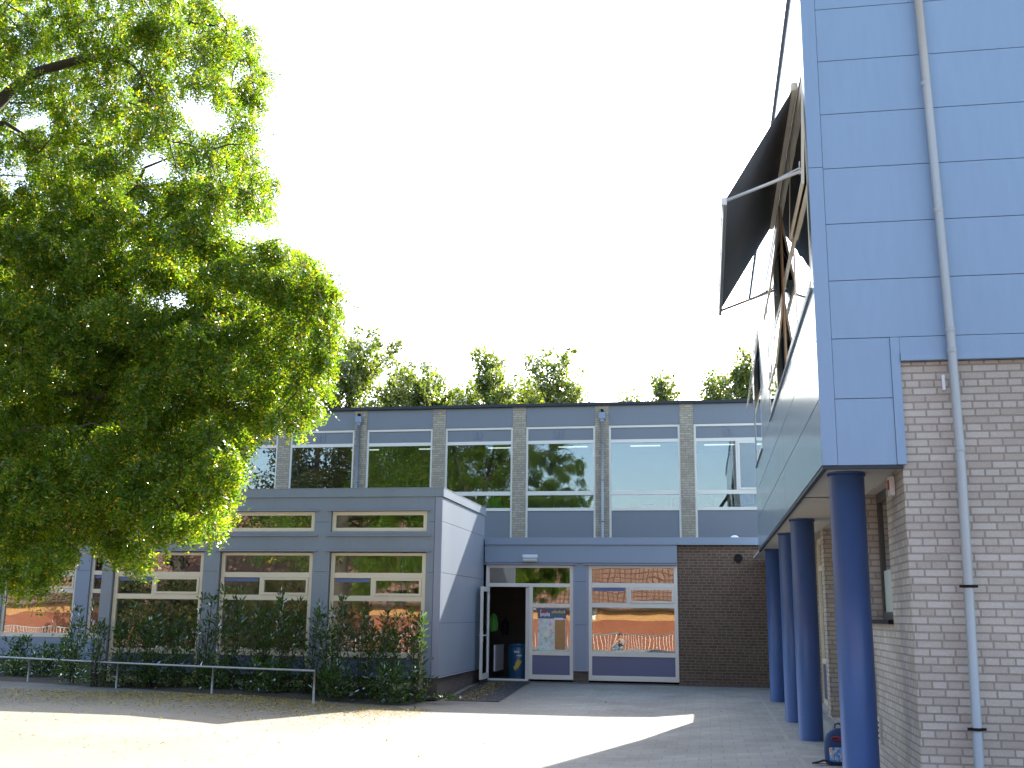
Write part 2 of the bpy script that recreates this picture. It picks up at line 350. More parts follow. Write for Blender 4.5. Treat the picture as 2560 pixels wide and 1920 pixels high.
# ------------------------------------------------------------------ ground
def gz(x, y):
    dip = -0.16*sstep(0.95, -1.5, x)*sstep(-9.5, -5.5, x)*sstep(26.9, 22.0, y)*sstep(8, 13, y)
    back = -0.5*sstep(-2.0, -7.0, y)
    return dip + back
xs = sorted(set([-300, -150, -90, -60] + [round(-40+i*1.0, 2) for i in range(81)] + [60, 90, 150, 300]))
ys = sorted(set([-300, -150, -80, -50] + [round(-30+i*1.0, 2) for i in range(71)] + [60, 90, 150, 300, 600]))
g = MB(); nx = len(xs)
for y in ys:
    for x in xs: g.v.append((x, y, gz(x, y)))
for j in range(len(ys)-1):
    for i in range(nx-1):
        a = j*nx+i; g.f.append((a, a+1, a+nx+1, a+nx)); g.sm.append(True)
struct(g.build('courtyard_paving', M['paving']), 'pale square concrete slabs of the school courtyard')
# kerb line of narrow concrete edging under the overhang
k = MB()
for i in range(15):
    k.box(0.99, 1.05, 10.5+i*1.0+0.004, 11.5+i*1.0-0.004, -0.03, 0.006)
struct(k.build('edging_strip', M['kerb']), 'narrow concrete edging strip along the column walk')
b = MB()
bx = [-21+i*0.4 for i in range(39)]
for j in range(9):
    for i, x in enumerate(bx):
        yf = 20.75 + max(0, (-9.7-x))*0.36 if x < -9.7 else 20.65
        if x > -7.5: yf = 20.65 + (x+7.5)*0.35
        y = yf + (27.0-yf)*j/8
        e = min(1, j/1.0)
        b.v.append((x, y, gz(x, y) - 0.03 + 0.06*e + 0.04*math.sin(x*3.1+y*2.7)*e*0.5 + 0.012))
for j in range(8):
    for i in range(38):
        a = j*39+i; b.f.append((a, a+1, a+40, a+39)); b.sm.append(True)
struct(b.build('planting_bed', M['soil']), 'dark soil bed behind the low knee rail')

# ------------------------------------------------------------------ shared window units
def frame_rect(mb, x0, x1, z0, z1, w, y0, y1):
    mb.box(x0, x0+w, y0, y1, z0, z1); mb.box(x1-w, x1, y0, y1, z0, z1)
    mb.box(x0+w, x1-w, y0, y1, z0, z0+w); mb.box(x0+w, x1-w, y0, y1, z1-w, z1)

def ground_window(parent, x0, w, y, dz=0.0, mat='cream', label=None, blind=True, low=True, rail_h=0.075):
    """fixed light over (fixed + casement) over a big pane over a solid panel; y = front of the frame"""
    x1 = x0+w; s = 0.085
    zt = 2.82+dz; zA, zB, zC, zD, zE, zF = 2.40+dz, 2.29+dz, 1.92+dz, 1.81+dz, 0.76+dz, 0.65+dz
    bot = 0.08 if low else zF-0.02; d = 0.07
    f = MB()
    f.box(x0, x0+s, y, y+d, bot, zt); f.box(x1-s, x1, y, y+d, bot, zt)
    f.box(x0+s, x1-s, y, y+d, zt-0.06, zt)
    f.box(x0+s, x1-s, y+0.002, y+d, zB, zA); f.box(x0+s, x1-s, y+0.002, y+d, zD, zC)
    f.box(x0+s, x1-s, y+0.002, y+d, zF, zE)
    xm = x0+w*0.43
    f.box(xm, xm+0.06, y+0.003, y+d, zC, zB)
    if low: f.box(x0+s, x1-s, y+0.002, y+d, bot, 0.20)
    fr = f.build('window', M[mat], parent, bevel=0.004)
    if label: fr['label'] = label
    sh = MB(); frame_rect(sh, xm+0.064, x1-s-0.004, zC+0.003, zB-0.003, 0.05, y-0.012, y+0.05)
    sh.build('sash', M[mat], fr, bevel=0.003)
    p = MB(); yg = y+0.035
    p.box(x0+s, x1-s, yg, yg+0.01, zA, zt-0.06); p.box(x0+s, xm, yg, yg+0.01, zC, zB)
    p.box(xm+0.114, x1-s-0.054, yg-0.01, yg, zC+0.053, zB-0.053); p.box(x0+s, x1-s, yg, yg+0.01, zE, zD)
    p.build('pane', M['glass'], fr)
    if low:
        q = MB().box(x0+s, x1-s, y+0.025, y+0.05, 0.20, zF); q.build('panel', M['lowpanel'], fr)
    if blind:
        q = MB().box(x0+s+0.03, xm-0.03, yg-0.012, yg-0.002, zB-0.085, zB-0.01); q.build('blind', M['blind'], fr)
    return fr

# ------------------------------------------------------------------ main two-storey school block
YG = 27.02; YU = 31.7
main = thing('school_building', (-5, YG, 0), 'two-storey grey school block with white framed upper windows, brick pillars and an open glass door', 'building')
UM, UW, UA = 2.4732, 2.074, -12.638
U_T, U_R = 7.122, 7.794
bays = range(-6, 8)
# body behind the upper facade
w = MB(); holes = [(UA+i*UM, UA+i*UM+UW, 3.40, U_T) for i in bays]
x_lo, x_hi = UA-6*UM-0.4, UA+8*UM
# brick pillars
for i in list(bays)+[8]:
    xa = UA+i*UM-(UM-UW); w.box(xa, xa+(UM-UW), YU-0.06, YU+0.25, 3.3, U_R-0.08)
w.build('pillar', M['pillar_brick'], main)
fa = MB(); la = MB()
for i in bays:
    x0 = UA+i*UM
    fa.box(x0+0.004, x0+UW-0.004, YU-0.045, YU+0.2, U_T+0.004, U_R-0.08)
fa.build('fascia', M['fascia'], main)
la.box(x_lo-0.3, x_hi, YU-0.14, YU+0.3, U_R-0.08, U_R); la.box(x_lo-0.3, x_hi, YU-0.155, YU-0.14, U_R-0.07, U_R+0.008)
for i in range(60):
    x = x_lo+i*0.62+rnd.uniform(-.2, .2); la.box(x, x+rnd.uniform(.15, .5), YU-0.12, YU+0.2, U_R, U_R+rnd.uniform(.01, .03))
la.build('roof_edge', M['roof_edge'], main)
MB().box(x_lo-0.3, x_hi, YU+0.3, YU+11, U_R-0.25, U_R-0.06).build('roof', M['roofing'], main)
# room shell upstairs
r = MB()
r.box(x_lo, x_hi, YU+7.0, YU+7.2, 3.1, U_R-0.3)
for i in bays:
    if i % 3 == 0: r.box(UA+i*UM-0.25, UA+i*UM-0.13, YU+0.25, YU+7.0, 3.1, U_R-0.3)
r.box(x_lo-0.2, x_lo, YU, YU+11, 0, U_R-0.3); r.box(x_hi, x_hi+0.2, YU, YU+11, 0, U_R-0.3); r.box(x_lo-0.2, x_hi+0.2, YU+11, YU+11.2, 0, U_R)
r.build('inner_wall', M['interior'], main)
MB().box(x_lo, x_hi, YU+0.25, YU+7.0, 3.2, 3.4).build('inner_floor', M['carpet'], main)
MB().box(x_lo, x_hi, YU+0.25, YU+7.0, U_R-0.5, U_R-0.3).build('ceiling', M['interior'], main)
for i in range(-4, 7):
    for yy in (YU+2.6, YU+5.0): MB().box(UA+i*UM+0.3, UA+i*UM+1.3, yy, yy+0.06, U_R-0.53, U_R-0.50).build('ceiling_light', M['ceil_light'], main)
# ground floor body, flat roof, ledge fascia
bd = MB()
gholes = [(-18.76, -16.62, 0.0, 3.05), (-16.22, -14.08, 0.0, 3.05), (-5.44, -3.245, -0.1, 2.82), (-2.87, -0.705, -0.1, 2.82)]
grid_wall(bd, -5.42, -0.705, 0.31, 3.318, gholes, YG-0.002, YG+0.25)
bd.build('blue_wall', M['panel_blue'], main)
pl = MB(); grid_wall(pl, -3.245, -2.87, -0.1, 0.31, [], YG+0.03, YG+0.25); pl.build('plinth', M['plinth'], main)
bw = MB().box(-0.703, 1.80, YG+0.03, YG+0.28, -0.1, 3.318); bw.build('brown_brick_wall', M['brown_brick'], main)
tr = MB()
for x in (-3.225, -2.90):       # returns and seams beside the blue post
    tr.box(x-0.018, x+0.018, YG-0.012, YG-0.002, 0.315, 2.80)
tr.box(-3.245, -2.87, YG-0.02, YG-0.002, 0.295, 0.315)
tr.build('edge_trim', M['trim'], main)
for z in (2.43, 1.39): MB().box(-3.2, -2.925, YG-0.006, YG-0.002, z-0.005, z+0.005).build('panel_joint', M['panel_dark'], main)
ld = MB(); ld.box(-5.46, -0.69, YG-0.10, YG+0.2, 3.322, 3.50); ld.box(-0.686, 1.9, YG-0.10, YG+0.2, 3.322, 3.50)
ld.box(-5.46, -0.70, YG-0.055, YG-0.004, 2.885, 3.318)
ld.build('ledge', M['panel_blue'], main)
dp = MB(); dp.box(-5.50, -3.15, YG-0.09, YG-0.004, 2.835, 2.86); dp.box(-2.98, -0.70, YG-0.09, YG-0.004, 2.835, 2.86)
dp.build('drip_edge', M['trim'], main)
MB().box(-22, 2.0, YG+0.2, YU+0.3, 3.34, 3.46).build('flat_roof', M['roofing'], main)
# far left ground floor part
lf = MB(); grid_wall(lf, -23, -12.9, 0.30, 3.56, [(-18.76, -16.62, 0.88, 3.07), (-16.22, -14.08, 0.88, 3.07), (-21.3, -19.16, 0.88, 3.07)], YG-0.002, YG+0.25)
lf.build('blue_wall', M['panel_blue'], main)
MB().box(-23, -12.9, YG+0.03, YG+0.25, -0.1, 0.30).build('plinth', M['plinth'], main)
MB().box(-23.2, -12.9, YG-0.10, YG+0.2, 3.562, 3.74).build('ledge', M['panel_blue'], main)
for x in (-16.42, -18.96): MB().box(x-0.2, x+0.2, YG-0.006, YG-0.002, 2.63, 2.64).build('panel_joint', M['panel_dark'], main)
tt = MB()
for x in (-18.76, -16.22, -21.3): tt.box(x-0.08, x+2.22, YG-0.07, YG-0.003, 3.08, 3.10)
tt.build('drip_edge', M['trim'], main)
for i, x in enumerate((-18.76, -16.22, -21.3)):
    ground_window(main, x, 2.14, YG+0.06, 0.235, 'cream', low=False, blind=(i != 0))
# ground floor rooms
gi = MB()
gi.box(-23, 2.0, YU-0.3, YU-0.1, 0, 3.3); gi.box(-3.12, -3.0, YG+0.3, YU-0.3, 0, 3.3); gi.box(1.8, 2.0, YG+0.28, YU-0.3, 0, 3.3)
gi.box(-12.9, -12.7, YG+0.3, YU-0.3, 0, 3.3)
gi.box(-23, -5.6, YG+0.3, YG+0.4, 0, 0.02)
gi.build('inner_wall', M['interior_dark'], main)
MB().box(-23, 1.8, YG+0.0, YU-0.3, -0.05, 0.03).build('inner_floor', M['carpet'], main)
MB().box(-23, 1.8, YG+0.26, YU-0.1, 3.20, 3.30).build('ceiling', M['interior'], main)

# upper windows
def upper_window(i):
    x0 = UA+i*UM; x1 = x0+UW; y = YU-0.02; s = 0.06; d = 0.07
    zb = 3.40
    f = MB()
    f.box(x0, x0+s, y, y+d, zb, U_T); f.box(x1-s, x1, y, y+d, zb, U_T); f.box(x0+s, x1-s, y, y+d, U_T-0.07, U_T)
    for za, zc in ((6.60, 6.70), (5.07, 5.19), (4.61, 4.70)): f.box(x0+s, x1-s, y+0.002, y+d, za, zc)
    fr = f.build('window', M['white'], main, bevel=0.004)
    MB().box(x0+s, x1-s, y+0.03, y+0.055, 6.70, U_T-0.07).build('panel', M['fascia'], fr)
    MB().box(x0+s, x1-s, y+0.03, y+0.055, zb, 4.61).build('panel', M['fascia'], fr)
    g_ = MB()
    if i == 5:
        xm = x0+1.18; q = MB(); q.box(xm, xm+0.05, y+0.003, y+d, 5.19, 6.60); q.build('mullion', M['white'], fr)
        q = MB(); frame_rect(q, xm+0.054, x1-s-0.003, 5.193, 6.597, 0.06, y-0.012, y+0.05); q.build('sash', M['white'], fr, bevel=0.003)
        g_.box(x0+s, xm, y+0.035, y+0.045, 5.19, 6.60); g_.box(xm+0.114, x1-s-0.063, y+0.02, y+0.03, 5.253, 6.537)
    else: g_.box(x0+s, x1-s, y+0.035, y+0.045, 5.19, 6.60)
    g_.box(x0+s, x1-s, y+0.035, y+0.045, 4.70, 5.07)
    g_.build('pane', M['glass_up'], fr)
    if i in (-1, 0, 2, 3, 5):
        v = MB(); xc = (x0+x1)/2-0.05
        for sx in (-0.13, 0.02):
            v.box(xc+sx, xc+sx+0.11, y+0.018, y+0.03, 6.77, 6.99)
            for k in range(6): v.box(xc+sx+0.01, xc+sx+0.10, y+0.010, y+0.018, 6.785+k*0.034, 6.800+k*0.034)
        v.build('vent', M['band'], fr)
for i in bays: upper_window(i)
# things pinned up and standing in the upstairs rooms, seen through the glass
rb = MB()
cols = ['yellow', 'white_plastic', 'red', 'bin']
for i in range(-3, 6):
    for kx in range(4):
        c = cols[(i*3+kx*2) % 4]; x = UA+i*UM+0.1+kx*0.5
        MB().box(x, x+0.36, YU+6.96, YU+6.995, 5.0+0.25*((kx*7+i) % 3), 5.45+0.25*((kx*5+i) % 3)).build('wall_display', M[c], main)

# open entrance door unit
x0, x1 = -5.44, -3.245; y = YG+0.03
f = MB(); s = 0.085
f.box(x0, x0+s, y, y+.08, 0.08, 2.82); f.box(x1-s, x1, y, y+.08, 0.08, 2.82); f.box(x0+s, x1-s, y, y+.08, 2.76, 2.82)
f.box(x0+s, x1-s, y+.002, y+.08, 2.29, 2.38); f.box(-4.345, -4.255, y+.003, y+.08, 0.08, 2.29)
for za, zc in ((1.80, 1.89), (0.65, 0.75), (0.08, 0.19)): f.box(-4.255, x1-s, y+.002, y+.08, za, zc)
f.box(x0+s, -4.345, y-0.01, y+.10, 0.035, 0.075)
df = f.build('door_frame', M['white'], main, bevel=0.004)
p = MB(); p.box(x0+s, x1-s, y+.035, y+.045, 2.38, 2.76); p.box(-4.255, x1-s, y+.035, y+.045, 1.89, 2.29); p.box(-4.255, x1-s, y+.035, y+.045, 0.75, 1.80)
p.build('pane', M['glass'], df)
MB().box(-4.255, x1-s, y+.025, y+.05, 0.19, 0.65).build('panel', M['lowpanel'], df)
# leaf swung outwards, seen nearly edge on
hx = -5.36; dr = MB(); a = math.radians(89.3)
T = Matrix.Translation((hx, YG+0.02, 0)) @ Matrix.Rotation(-a, 4, 'Z')
W = 0.94
dr.box(0, 0.10, -0.03, 0.03, 0.09, 2.27, T); dr.box(W-0.10, W, -0.03, 0.03, 0.09, 2.27, T)
dr.box(0.10, W-0.10, -0.03, 0.03, 2.16, 2.27, T); dr.box(0.10, W-0.10, -0.03, 0.03, 0.09, 0.22, T)
dl = dr.build('door', M['white'], main, bevel=0.004); dl['label'] = 'white glazed door leaf standing open at a right angle'
MB().box(0.10, W-0.10, -0.006, 0.006, 0.22, 2.16, T).build('pane', M['glass'], dl)
h = MB(); h.tube([T @ Vector((W-0.06, -0.03, 1.12)), T @ Vector((W-0.06, -0.09, 1.12)), T @ Vector((W-0.20, -0.09, 1.12))], 0.012)
h.tube([T @ Vector((W-0.06, 0.03, 1.12)), T @ Vector((W-0.06, 0.09, 1.12)), T @ Vector((W-0.20, 0.09, 1.12))], 0.012)
h.box(W-0.08, W-0.04, -0.04, 0.04, 0.98, 1.22, T); h.build('handle', M['metal_light'], dl)
lk = MB(); lk.tube([(-4.40, y+0.14, 1.36), (-4.40, y+0.19, 1.36)], 0.03, 12); lk.tube([(-4.40, y+0.14, 1.06), (-4.40, y+0.19, 1.06)], 0.03, 12)
hl = MB().box(-4.44, -4.35, y+.081, y+.97, 0.04, 2.28); hl.build('corridor_screen', M['white'], main)
# blue ground window right of the door
ground_window(main, -2.87, 2.165, YG+0.03, 0.0, 'white', 'white framed window right of the entrance door')

# hanging coats in the hall
for (cx, cy, cz, m_, lab) in ((-5.42, YG+1.0, 1.42, 'green', 'bright green coat hanging inside the entrance'), (-5.30, YG+2.0, 1.3, 'black', 'dark coat hanging deeper inside the entrance')):
    c = MB()
    c.ellipsoid((cx, cy, cz+0.16), (0.07, 0.05, 0.06), 14, 8); c.tube([(cx, cy, cz+0.18), (cx, cy-0.01, cz), (cx+0.01, cy, cz-0.22)], [0.06, 0.07, 0.09], 14)
    c.tube([(cx-0.06, cy, cz+0.15), (cx-0.10, cy, cz-0.02), (cx-0.09, cy+0.02, cz-0.16)], [0.03, 0.03, 0.02], 8); c.tube([(cx+0.06, cy, cz+0.15), (cx+0.09, cy, cz-0.02), (cx+0.09, cy+0.02, cz-0.16)], [0.03, 0.03, 0.02], 8)
    tag(c.build('coat', M[m_]), lab, 'coat', 'coats in the entrance hall')
rad = MB()
for i in range(12): rad.box(-5.40+0.02, -5.34, YG+0.9+i*0.10, YG+0.98+i*0.10, 0.2, 0.85)
tag(rad.build('radiator', M['white_plastic']), 'white panel radiator low on the hall wall inside the door', 'radiator')

# blue drum bin
bn = thing('bin', (-4.74, YG+0.95, 0.03), 'tall round blue bin with yellow picture standing just inside the open door', 'bin')
c = MB(); cx, cy = -4.74, YG+0.95
c.tube([(cx, cy, 0.03), (cx, cy, 0.10), (cx, cy, 0.80), (cx, cy, 0.83)], [0.24, 0.26, 0.26, 0.25], 28); c.build('body', M['bin'], bn)
c = MB(); c.tube([(cx, cy, 0.835), (cx, cy, 0.87), (cx, cy, 0.89)], [0.265, 0.265, 0.20], 28); c.tube([(cx, cy, 0.89), (cx, cy, 0.92)], 0.03, 12); c.build('lid', M['bin'], bn)
def onbin(mb, ang, z, wd, ht, tilt=0):
    R = 0.263; a0 = math.radians(ang)
    T = Matrix.Translation((cx+R*math.sin(a0), cy-R*math.cos(a0), z)) @ Matrix.Rotation(a0, 4, 'Z') @ Matrix.Rotation(tilt, 4, 'Y')
    mb.box(-wd/2, wd/2, -0.004, 0.002, -ht/2, ht/2, T)
c = MB(); onbin(c, 0, 0.38, 0.10, 0.16, 0.3); onbin(c, 8, 0.47, 0.07, 0.07); onbin(c, 16, 0.42, 0.03, 0.14, 0.5); onbin(c, -12, 0.30, 0.05, 0.10, -0.4); c.build('picture', M['yellow'], bn)
c = MB()
for k, a_ in enumerate((-16, -10, -5, 2, 8)): onbin(c, a_, 0.70, 0.018, 0.035 if k % 2 else 0.045)
for k, a_ in enumerate((0, 6, 11, 17, 23)): onbin(c, a_, 0.61, 0.018, 0.040 if k % 2 else 0.030)
c.build('lettering', M['white_plastic'], bn)

# poster behind the door's side light
def poster_mat():
    m, N, L, P = new_mat('poster_print'); co = wall_uv(N, L)
    v = N.new('ShaderNodeTexVoronoi'); v.inputs['Scale'].default_value = 11; L.new(co, v.inputs['Vector'])
    n = N.new('ShaderNodeTexNoise'); n.inputs['Scale'].default_value = 7; n.inputs['Detail'].default_value = 5; L.new(co, n.inputs['Vector'])
    r = N.new('ShaderNodeValToRGB'); cr = r.color_ramp
    cr.elements[0].position = 0.3; cr.elements[0].color = (0.30, 0.42, 0.10, 1); cr.elements[1].position = 0.7; cr.elements[1].color = (0.55, 0.32, 0.10, 1)
    e = cr.elements.new(0.45); e.color = (0.72, 0.74, 0.62, 1); e = cr.elements.new(0.55); e.color = (0.62, 0.66, 0.66, 1)
    mx = N.new('ShaderNodeMix'); mx.data_type = 'RGBA'; mx.inputs[0].default_value = 0.25
    L.new(n.outputs[0], r.inputs[0]); L.new(r.outputs[0], mx.inputs[6]); L.new(v.outputs['Color'], mx.inputs[7])
    L.new(mx.outputs[2], P.inputs['Base Color']); P.inputs['Roughness'].default_value = 0.5
    return m
ps = thing('poster', (-3.75, YG+0.02, 0.78), 'colourful poster with blue heading taped inside the glass beside the door', 'poster')
MB().box(-4.13, -3.42, YG+0.0545, YG+0.058, 0.77, 1.53).build('sheet', poster_mat(), ps)
MB().box(-4.13, -3.42, YG+0.0545, YG+0.058, 1.53, 1.78).build('heading', M['bin'], ps)
MB().box(-3.70, -3.44, YG+0.050, YG+0.054, 0.79, 1.50).build('side_column', M['orange_wood'], ps)
c = MB()
for k in range(5): c.box(-4.06+k*0.05, -4.03+k*0.05, YG+0.050, YG+0.054, 1.58+0.01*(k % 2), 1.74-0.02*k)
c.build('stripes', M['white_plastic'], ps)
MB().box(-4.05, -3.90, YG+0.047, YG+0.0495, 1.66, 1.72).build('picture', M['red'], ps)
c = MB()
for k in range(9): c.box(-3.78+k*0.038, -3.755+k*0.038, YG+0.050, YG+0.054, 1.66, 1.70+0.015*(k % 3))
c.build('lettering', M['yellow'], ps)
MB().box(-3.72, -3.50, YG+0.0465, YG+0.0495, 1.50, 1.55).build('caption_strip', M['white_plastic'], ps)
stk = MB().box(-4.24, -4.17, YG+0.0545, YG+0.058, 1.73, 1.79); tag(stk.build('sticker', M['white_plastic']), 'small square pale sticker in the top corner of the side window', 'sticker')

# green shape in an upstairs window
gs = MB(); gx, gy, gz0 = -6.15, YU+0.12, 4.75
gs.ellipsoid((gx, gy, gz0+0.12), (0.20, 0.03, 0.30), 16, 8); gs.ellipsoid((gx+0.12, gy+0.05, gz0-0.12), (0.22, 0.03, 0.16), 16, 8); gs.ellipsoid((gx+0.05, gy+0.03, gz0+0.45), (0.12, 0.03, 0.10), 14, 8); gs.ellipsoid((gx-0.20, gy+0.02, gz0-0.15), (0.15, 0.03, 0.10), 14, 8)
tag(gs.build('window_decoration', M['green']), 'bright green cut-out decoration standing in an upstairs window', 'decoration')

# facade drainpipes
def hopper_pipe(x, zt, zb, r_, mat, label, wall_y):
    t = thing('drainpipe', (x, wall_y, zb), label, 'drainpipe', 'drainpipes on the upper brick pillars')
    y_ = wall_y-0.07
    MB().tube([(x, y_, zb), (x, y_, zt-0.26)], r_, 14).build('pipe', M[mat], t)
    hp = MB(); hp.box(x-0.10, x+0.10, y_-0.07, wall_y-0.003, zt-0.20, zt); hp.box(x-0.06, x+0.06, y_-0.05, wall_y-0.003, zt-0.28, zt-0.20)
    hp.build('hopper', M['pipe_blue'], t, bevel=0.01)
    MB().tube([(x, y_-0.02, zt+0.06), (x, wall_y-0.003, zt+0.06)], 0.045, 14).build('outlet', M['black'], t)
    br = MB()
    for z in (zb+0.8, zb+2.0, zb+3.1): br.tube([(x, y_, z), (x, y_, z+0.03)], r_+0.008, 14); br.box(x-0.015, x+0.015, y_, wall_y-0.003, z, z+0.03)
    br.build('bracket', M['band'], t)
hopper_pipe(-10.42, 7.52, 3.47, 0.045, 'pipe_blue', 'grey-blue drainpipe with box hopper on the second visible brick pillar from the left', YU-0.06)
hopper_pipe(-2.93, 7.50, 3.47, 0.045, 'pipe', 'pale drainpipe with box hopper on the pillar in the middle of the upper facade', YU-0.06)

# oval lamp above the door
lp = thing('wall_lamp', (-4.31, YG, 2.99), 'white oval bulkhead lamp on the blue wall above the entrance', 'lamp')
c = MB(); c.tube([(-4.31, YG-0.056, 2.99), (-4.31, YG-0.10, 2.99)], 0.10, 8)
lpb = MB(); lpb.box(-4.51, -4.11, YG-0.13, YG-0.056, 2.98, 3.08); lpb.build('housing', M['lamp'], lp, bevel=0.035)
lpc = MB(); lpc.box(-4.495, -4.125, YG-0.155, YG-0.06, 2.895, 2.978); lpc.build('lens', M['lens'], lp, bevel=0.03)

# exhaust hole, its dark inside painted as a solid black end; roof dome
e = MB(); e.tube([(0.76, YG+0.03, 3.01), (0.76, YG-0.02, 3.01)], 0.10, 20); tag(e.build('exhaust_pipe', M['black']), 'short exhaust pipe, black end painted for its dark hole, high on the dark brick wall', 'pipe')
e = MB(); e.ellipsoid((0.70, YG+0.55, 3.50), (0.12, 0.12, 0.10), 18, 10); e.tube([(0.70, YG+0.55, 3.46), (0.70, YG+0.55, 3.52)], 0.14, 18); tag(e.build('roof_vent', M['white_plastic']), 'small white domed roof vent on the low flat roof', 'vent')
# door mat
mt = MB()
for i in range(4):
    for j in range(12):
        xa, xb_, ya, yb_ = -5.40+i*0.285, -5.40+(i+1)*0.285, 22.75+j*0.3475, 22.75+(j+1)*0.3475
        mt.quad(*[(p_, q_, gz(p_, q_)+0.014) for p_, q_ in ((xa, ya), (xb_, ya), (xb_, yb_), (xa, yb_))])
mt.box(-5.40, -4.26, 22.745, 22.75, gz(-5, 22.75)-0.01, gz(-5, 22.75)+0.012)
tag(mt.build('doormat', M['rubber']), 'long dark rubber mat strewn with leaves in front of the open door', 'doormat')

# ------------------------------------------------------------------ single storey extension with the three big windows
XE, YE = -5.491, 22.485
ext = thing('extension_building', (-9, YE, 0), 'single-storey panel clad extension with three cream window bays, its right wall partly sunlit', 'building')
EM, EW, EA = 2.5013, 2.13, -12.951; XL = -13.21; ZT = 4.235
wh = [(EA+i*EM, EA+i*EM+EW, 0.0, 2.885) for i in range(3)]; sh = [(EA+i*EM+0.0, EA+i*EM+EW, 3.313, 3.751) for i in range(3)]
f = MB()
grid_wall(f, XL, XE-0.012, 0.335, 4.05, wh+sh, YE, YE+0.22)
f.build('front_wall', M['panel_shade_grey'], ext)
f = MB(); grid_wall(f, XL+0.02, XE-0.03, -0.12, 0.335, wh, YE+0.03, YE+0.22); f.build('plinth', M['plinth'], ext)
# right side wall, clad in panels with shallow joints
f = MB(); f.box(XE-0.22, XE-0.012, YE+0.22, YG-0.003, 0.335, 4.05); f.build('wall_core', M['panel_dark'], ext)
f = MB(); zz = [0.34, 1.422, 2.461, 3.531, 4.05]
for za, zb in zip(zz[:-1], zz[1:]): f.box(XE-0.012, XE, YE+0.004, YG-0.004, za+0.004, zb-0.004)
f.build('side_wall', M['panel_shade_grey'], ext)
f = MB(); f.box(XE-0.20, XE-0.05, YE+0.22, YG-0.003, -0.12, 0.335); f.build('side_plinth', M['plinth'], ext)
f = MB(); f.box(XL-0.03, XE+0.028, YE-0.03, YE+0.25, 4.052, ZT); f.box(XE-0.22, XE+0.028, YE+0.25, YG+0.02, 4.052, ZT)
f.box(XL-0.03, XE+0.034, YE-0.036, YE+0.25, ZT, ZT+0.012); f.box(XE-0.22, XE+0.034, YE+0.25, YG+0.02, ZT, ZT+0.012)
f.box(XL-0.03, XL+0.2, YE+0.25, YG+0.02, 4.052, ZT)
f.build('coping', M['panel_shade_grey'], ext)
f = MB(); f.box(XE-0.03, XE+0.03, YE-0.03, YG-0.004, 0.318, 0.333); f.box(XL, XE-0.03, YE-0.03, YE+0.2, 0.318, 0.333)
f.build('base_flashing', M['trim'], ext)
f = MB(); f.box(XL+0.0, XL+0.2, YE+0.22, YG-0.003, -0.1, 4.05); f.build('left_wall', M['panel_shade_grey'], ext)
f = MB(); f.box(XL+0.2, XE-0.22, YE+0.25, YG-0.01, 3.98, 4.10); f.build('roof', M['roofing'], ext)
# joints, corner strips and drip edges on the front
f = MB()
for i in range(3):
    for z in (2.46, 1.43, 3.52):
        x = EA+i*EM-0.18; f.box(x-0.16, x+0.14, YE-0.004, YE, z-0.004, z+0.004)
for z in (2.46, 1.43, 3.52): f.box(-5.77, -5.66, YE-0.004, YE, z-0.004, z+0.004)
f.box(-5.655, -5.645, YE-0.004, YE, 0.34, 4.04)
f.build('panel_joint', M['panel_dark'], ext)
f = MB(); f.box(-5.64, -5.495, YE-0.010, YE, 0.34, 4.045); f.build('corner_trim', M['trim'], ext)
f = MB()
for i in range(3):
    x = EA+i*EM
    for z in (2.892, 3.757, 3.222): f.box(x-0.10, x+EW+0.09, YE-0.05, YE-0.003, z, z+0.018)
f.build('drip_edge', M['trim'], ext)
for i in range(3):
    ground_window(ext, EA+i*EM+0.015, EW-0.03, YE+0.07, 0.045, 'cream', ['leftmost cream framed bay, mostly behind hanging leaves', 'middle cream framed bay behind tall shrubs', 'cream framed bay nearest the building corner'][i])
    x = EA+i*EM; q = MB(); frame_rect(q, x+0.01, x+EW-0.01, 3.318, 3.746, 0.08, YE+0.05, YE+0.12); fr = q.build('high_window', M['cream'], ext, bevel=0.004)
    MB().box(x+0.09, x+EW-0.09, YE+0.085, YE+0.095, 3.398, 3.666).build('pane', M['glass'], fr)
# inside
f = MB(); f.box(XL+0.2, XE-0.22, YG-0.1, YG-0.01, 0, 3.97); f.build('back_wall', M['interior_tan'], ext)
MB().box(XL+0.2, XE-0.22, YE+0.23, YG-0.3, -0.03, 0.04).build('floor', M['carpet'], ext)
MB().box(XL+0.2, XE-0.22, YE+0.23, YG-0.3, 3.90, 3.975).build('ceiling', M['interior'], ext)
for x in (-12.0, -9.4, -6.9): MB().box(x-0.3, x+0.8, YE+1.2, YE+1.7, 3.86, 3.895).build('ceiling_light', M['ceil_light'], ext)
MB().box(-12.9, -11.3, YG-0.25, YG-0.2, 0.0, 3.2).build('partition', M['interior'], ext)
# stair flight seen through the right bay
st = MB()
for k in range(14):
    T = Matrix.Translation((-8.6+k*0.19, YE+1.6, 0.35+k*0.17)); st.box(0, 0.24, 0, 1.0, 0, 0.04, T)
T = Matrix.Translation((-8.6, YE+1.55, 0.25)) @ Matrix.Rotation(-math.atan2(0.17, 0.19), 4, 'Y'); st.box(0, 3.6, 0, 0.05, 0, 0.30, T)
tag(st.build('staircase', M['interior']), 'pale stair flight rising behind the glass of the corner bay', 'staircase')
ps_ = MB(); ps_.tube([(-6.6, YE+1.1, 0.04), (-6.6, YE+1.1, 3.9)], 0.075, 18); tag(ps_.build('inner_post', M['blind']), 'round blue post standing inside the corner bay', 'post')

# ------------------------------------------------------------------ right hand building on columns
XR, YR, YF = 1.059, 10.137, 23.05; ZB = 2.965; ZR = 8.3; XW = 1.762
rb = thing('side_building', (1.8, YR, 0), 'tall blue clad building on the right, overhanging on round blue columns above beige brick', 'building')
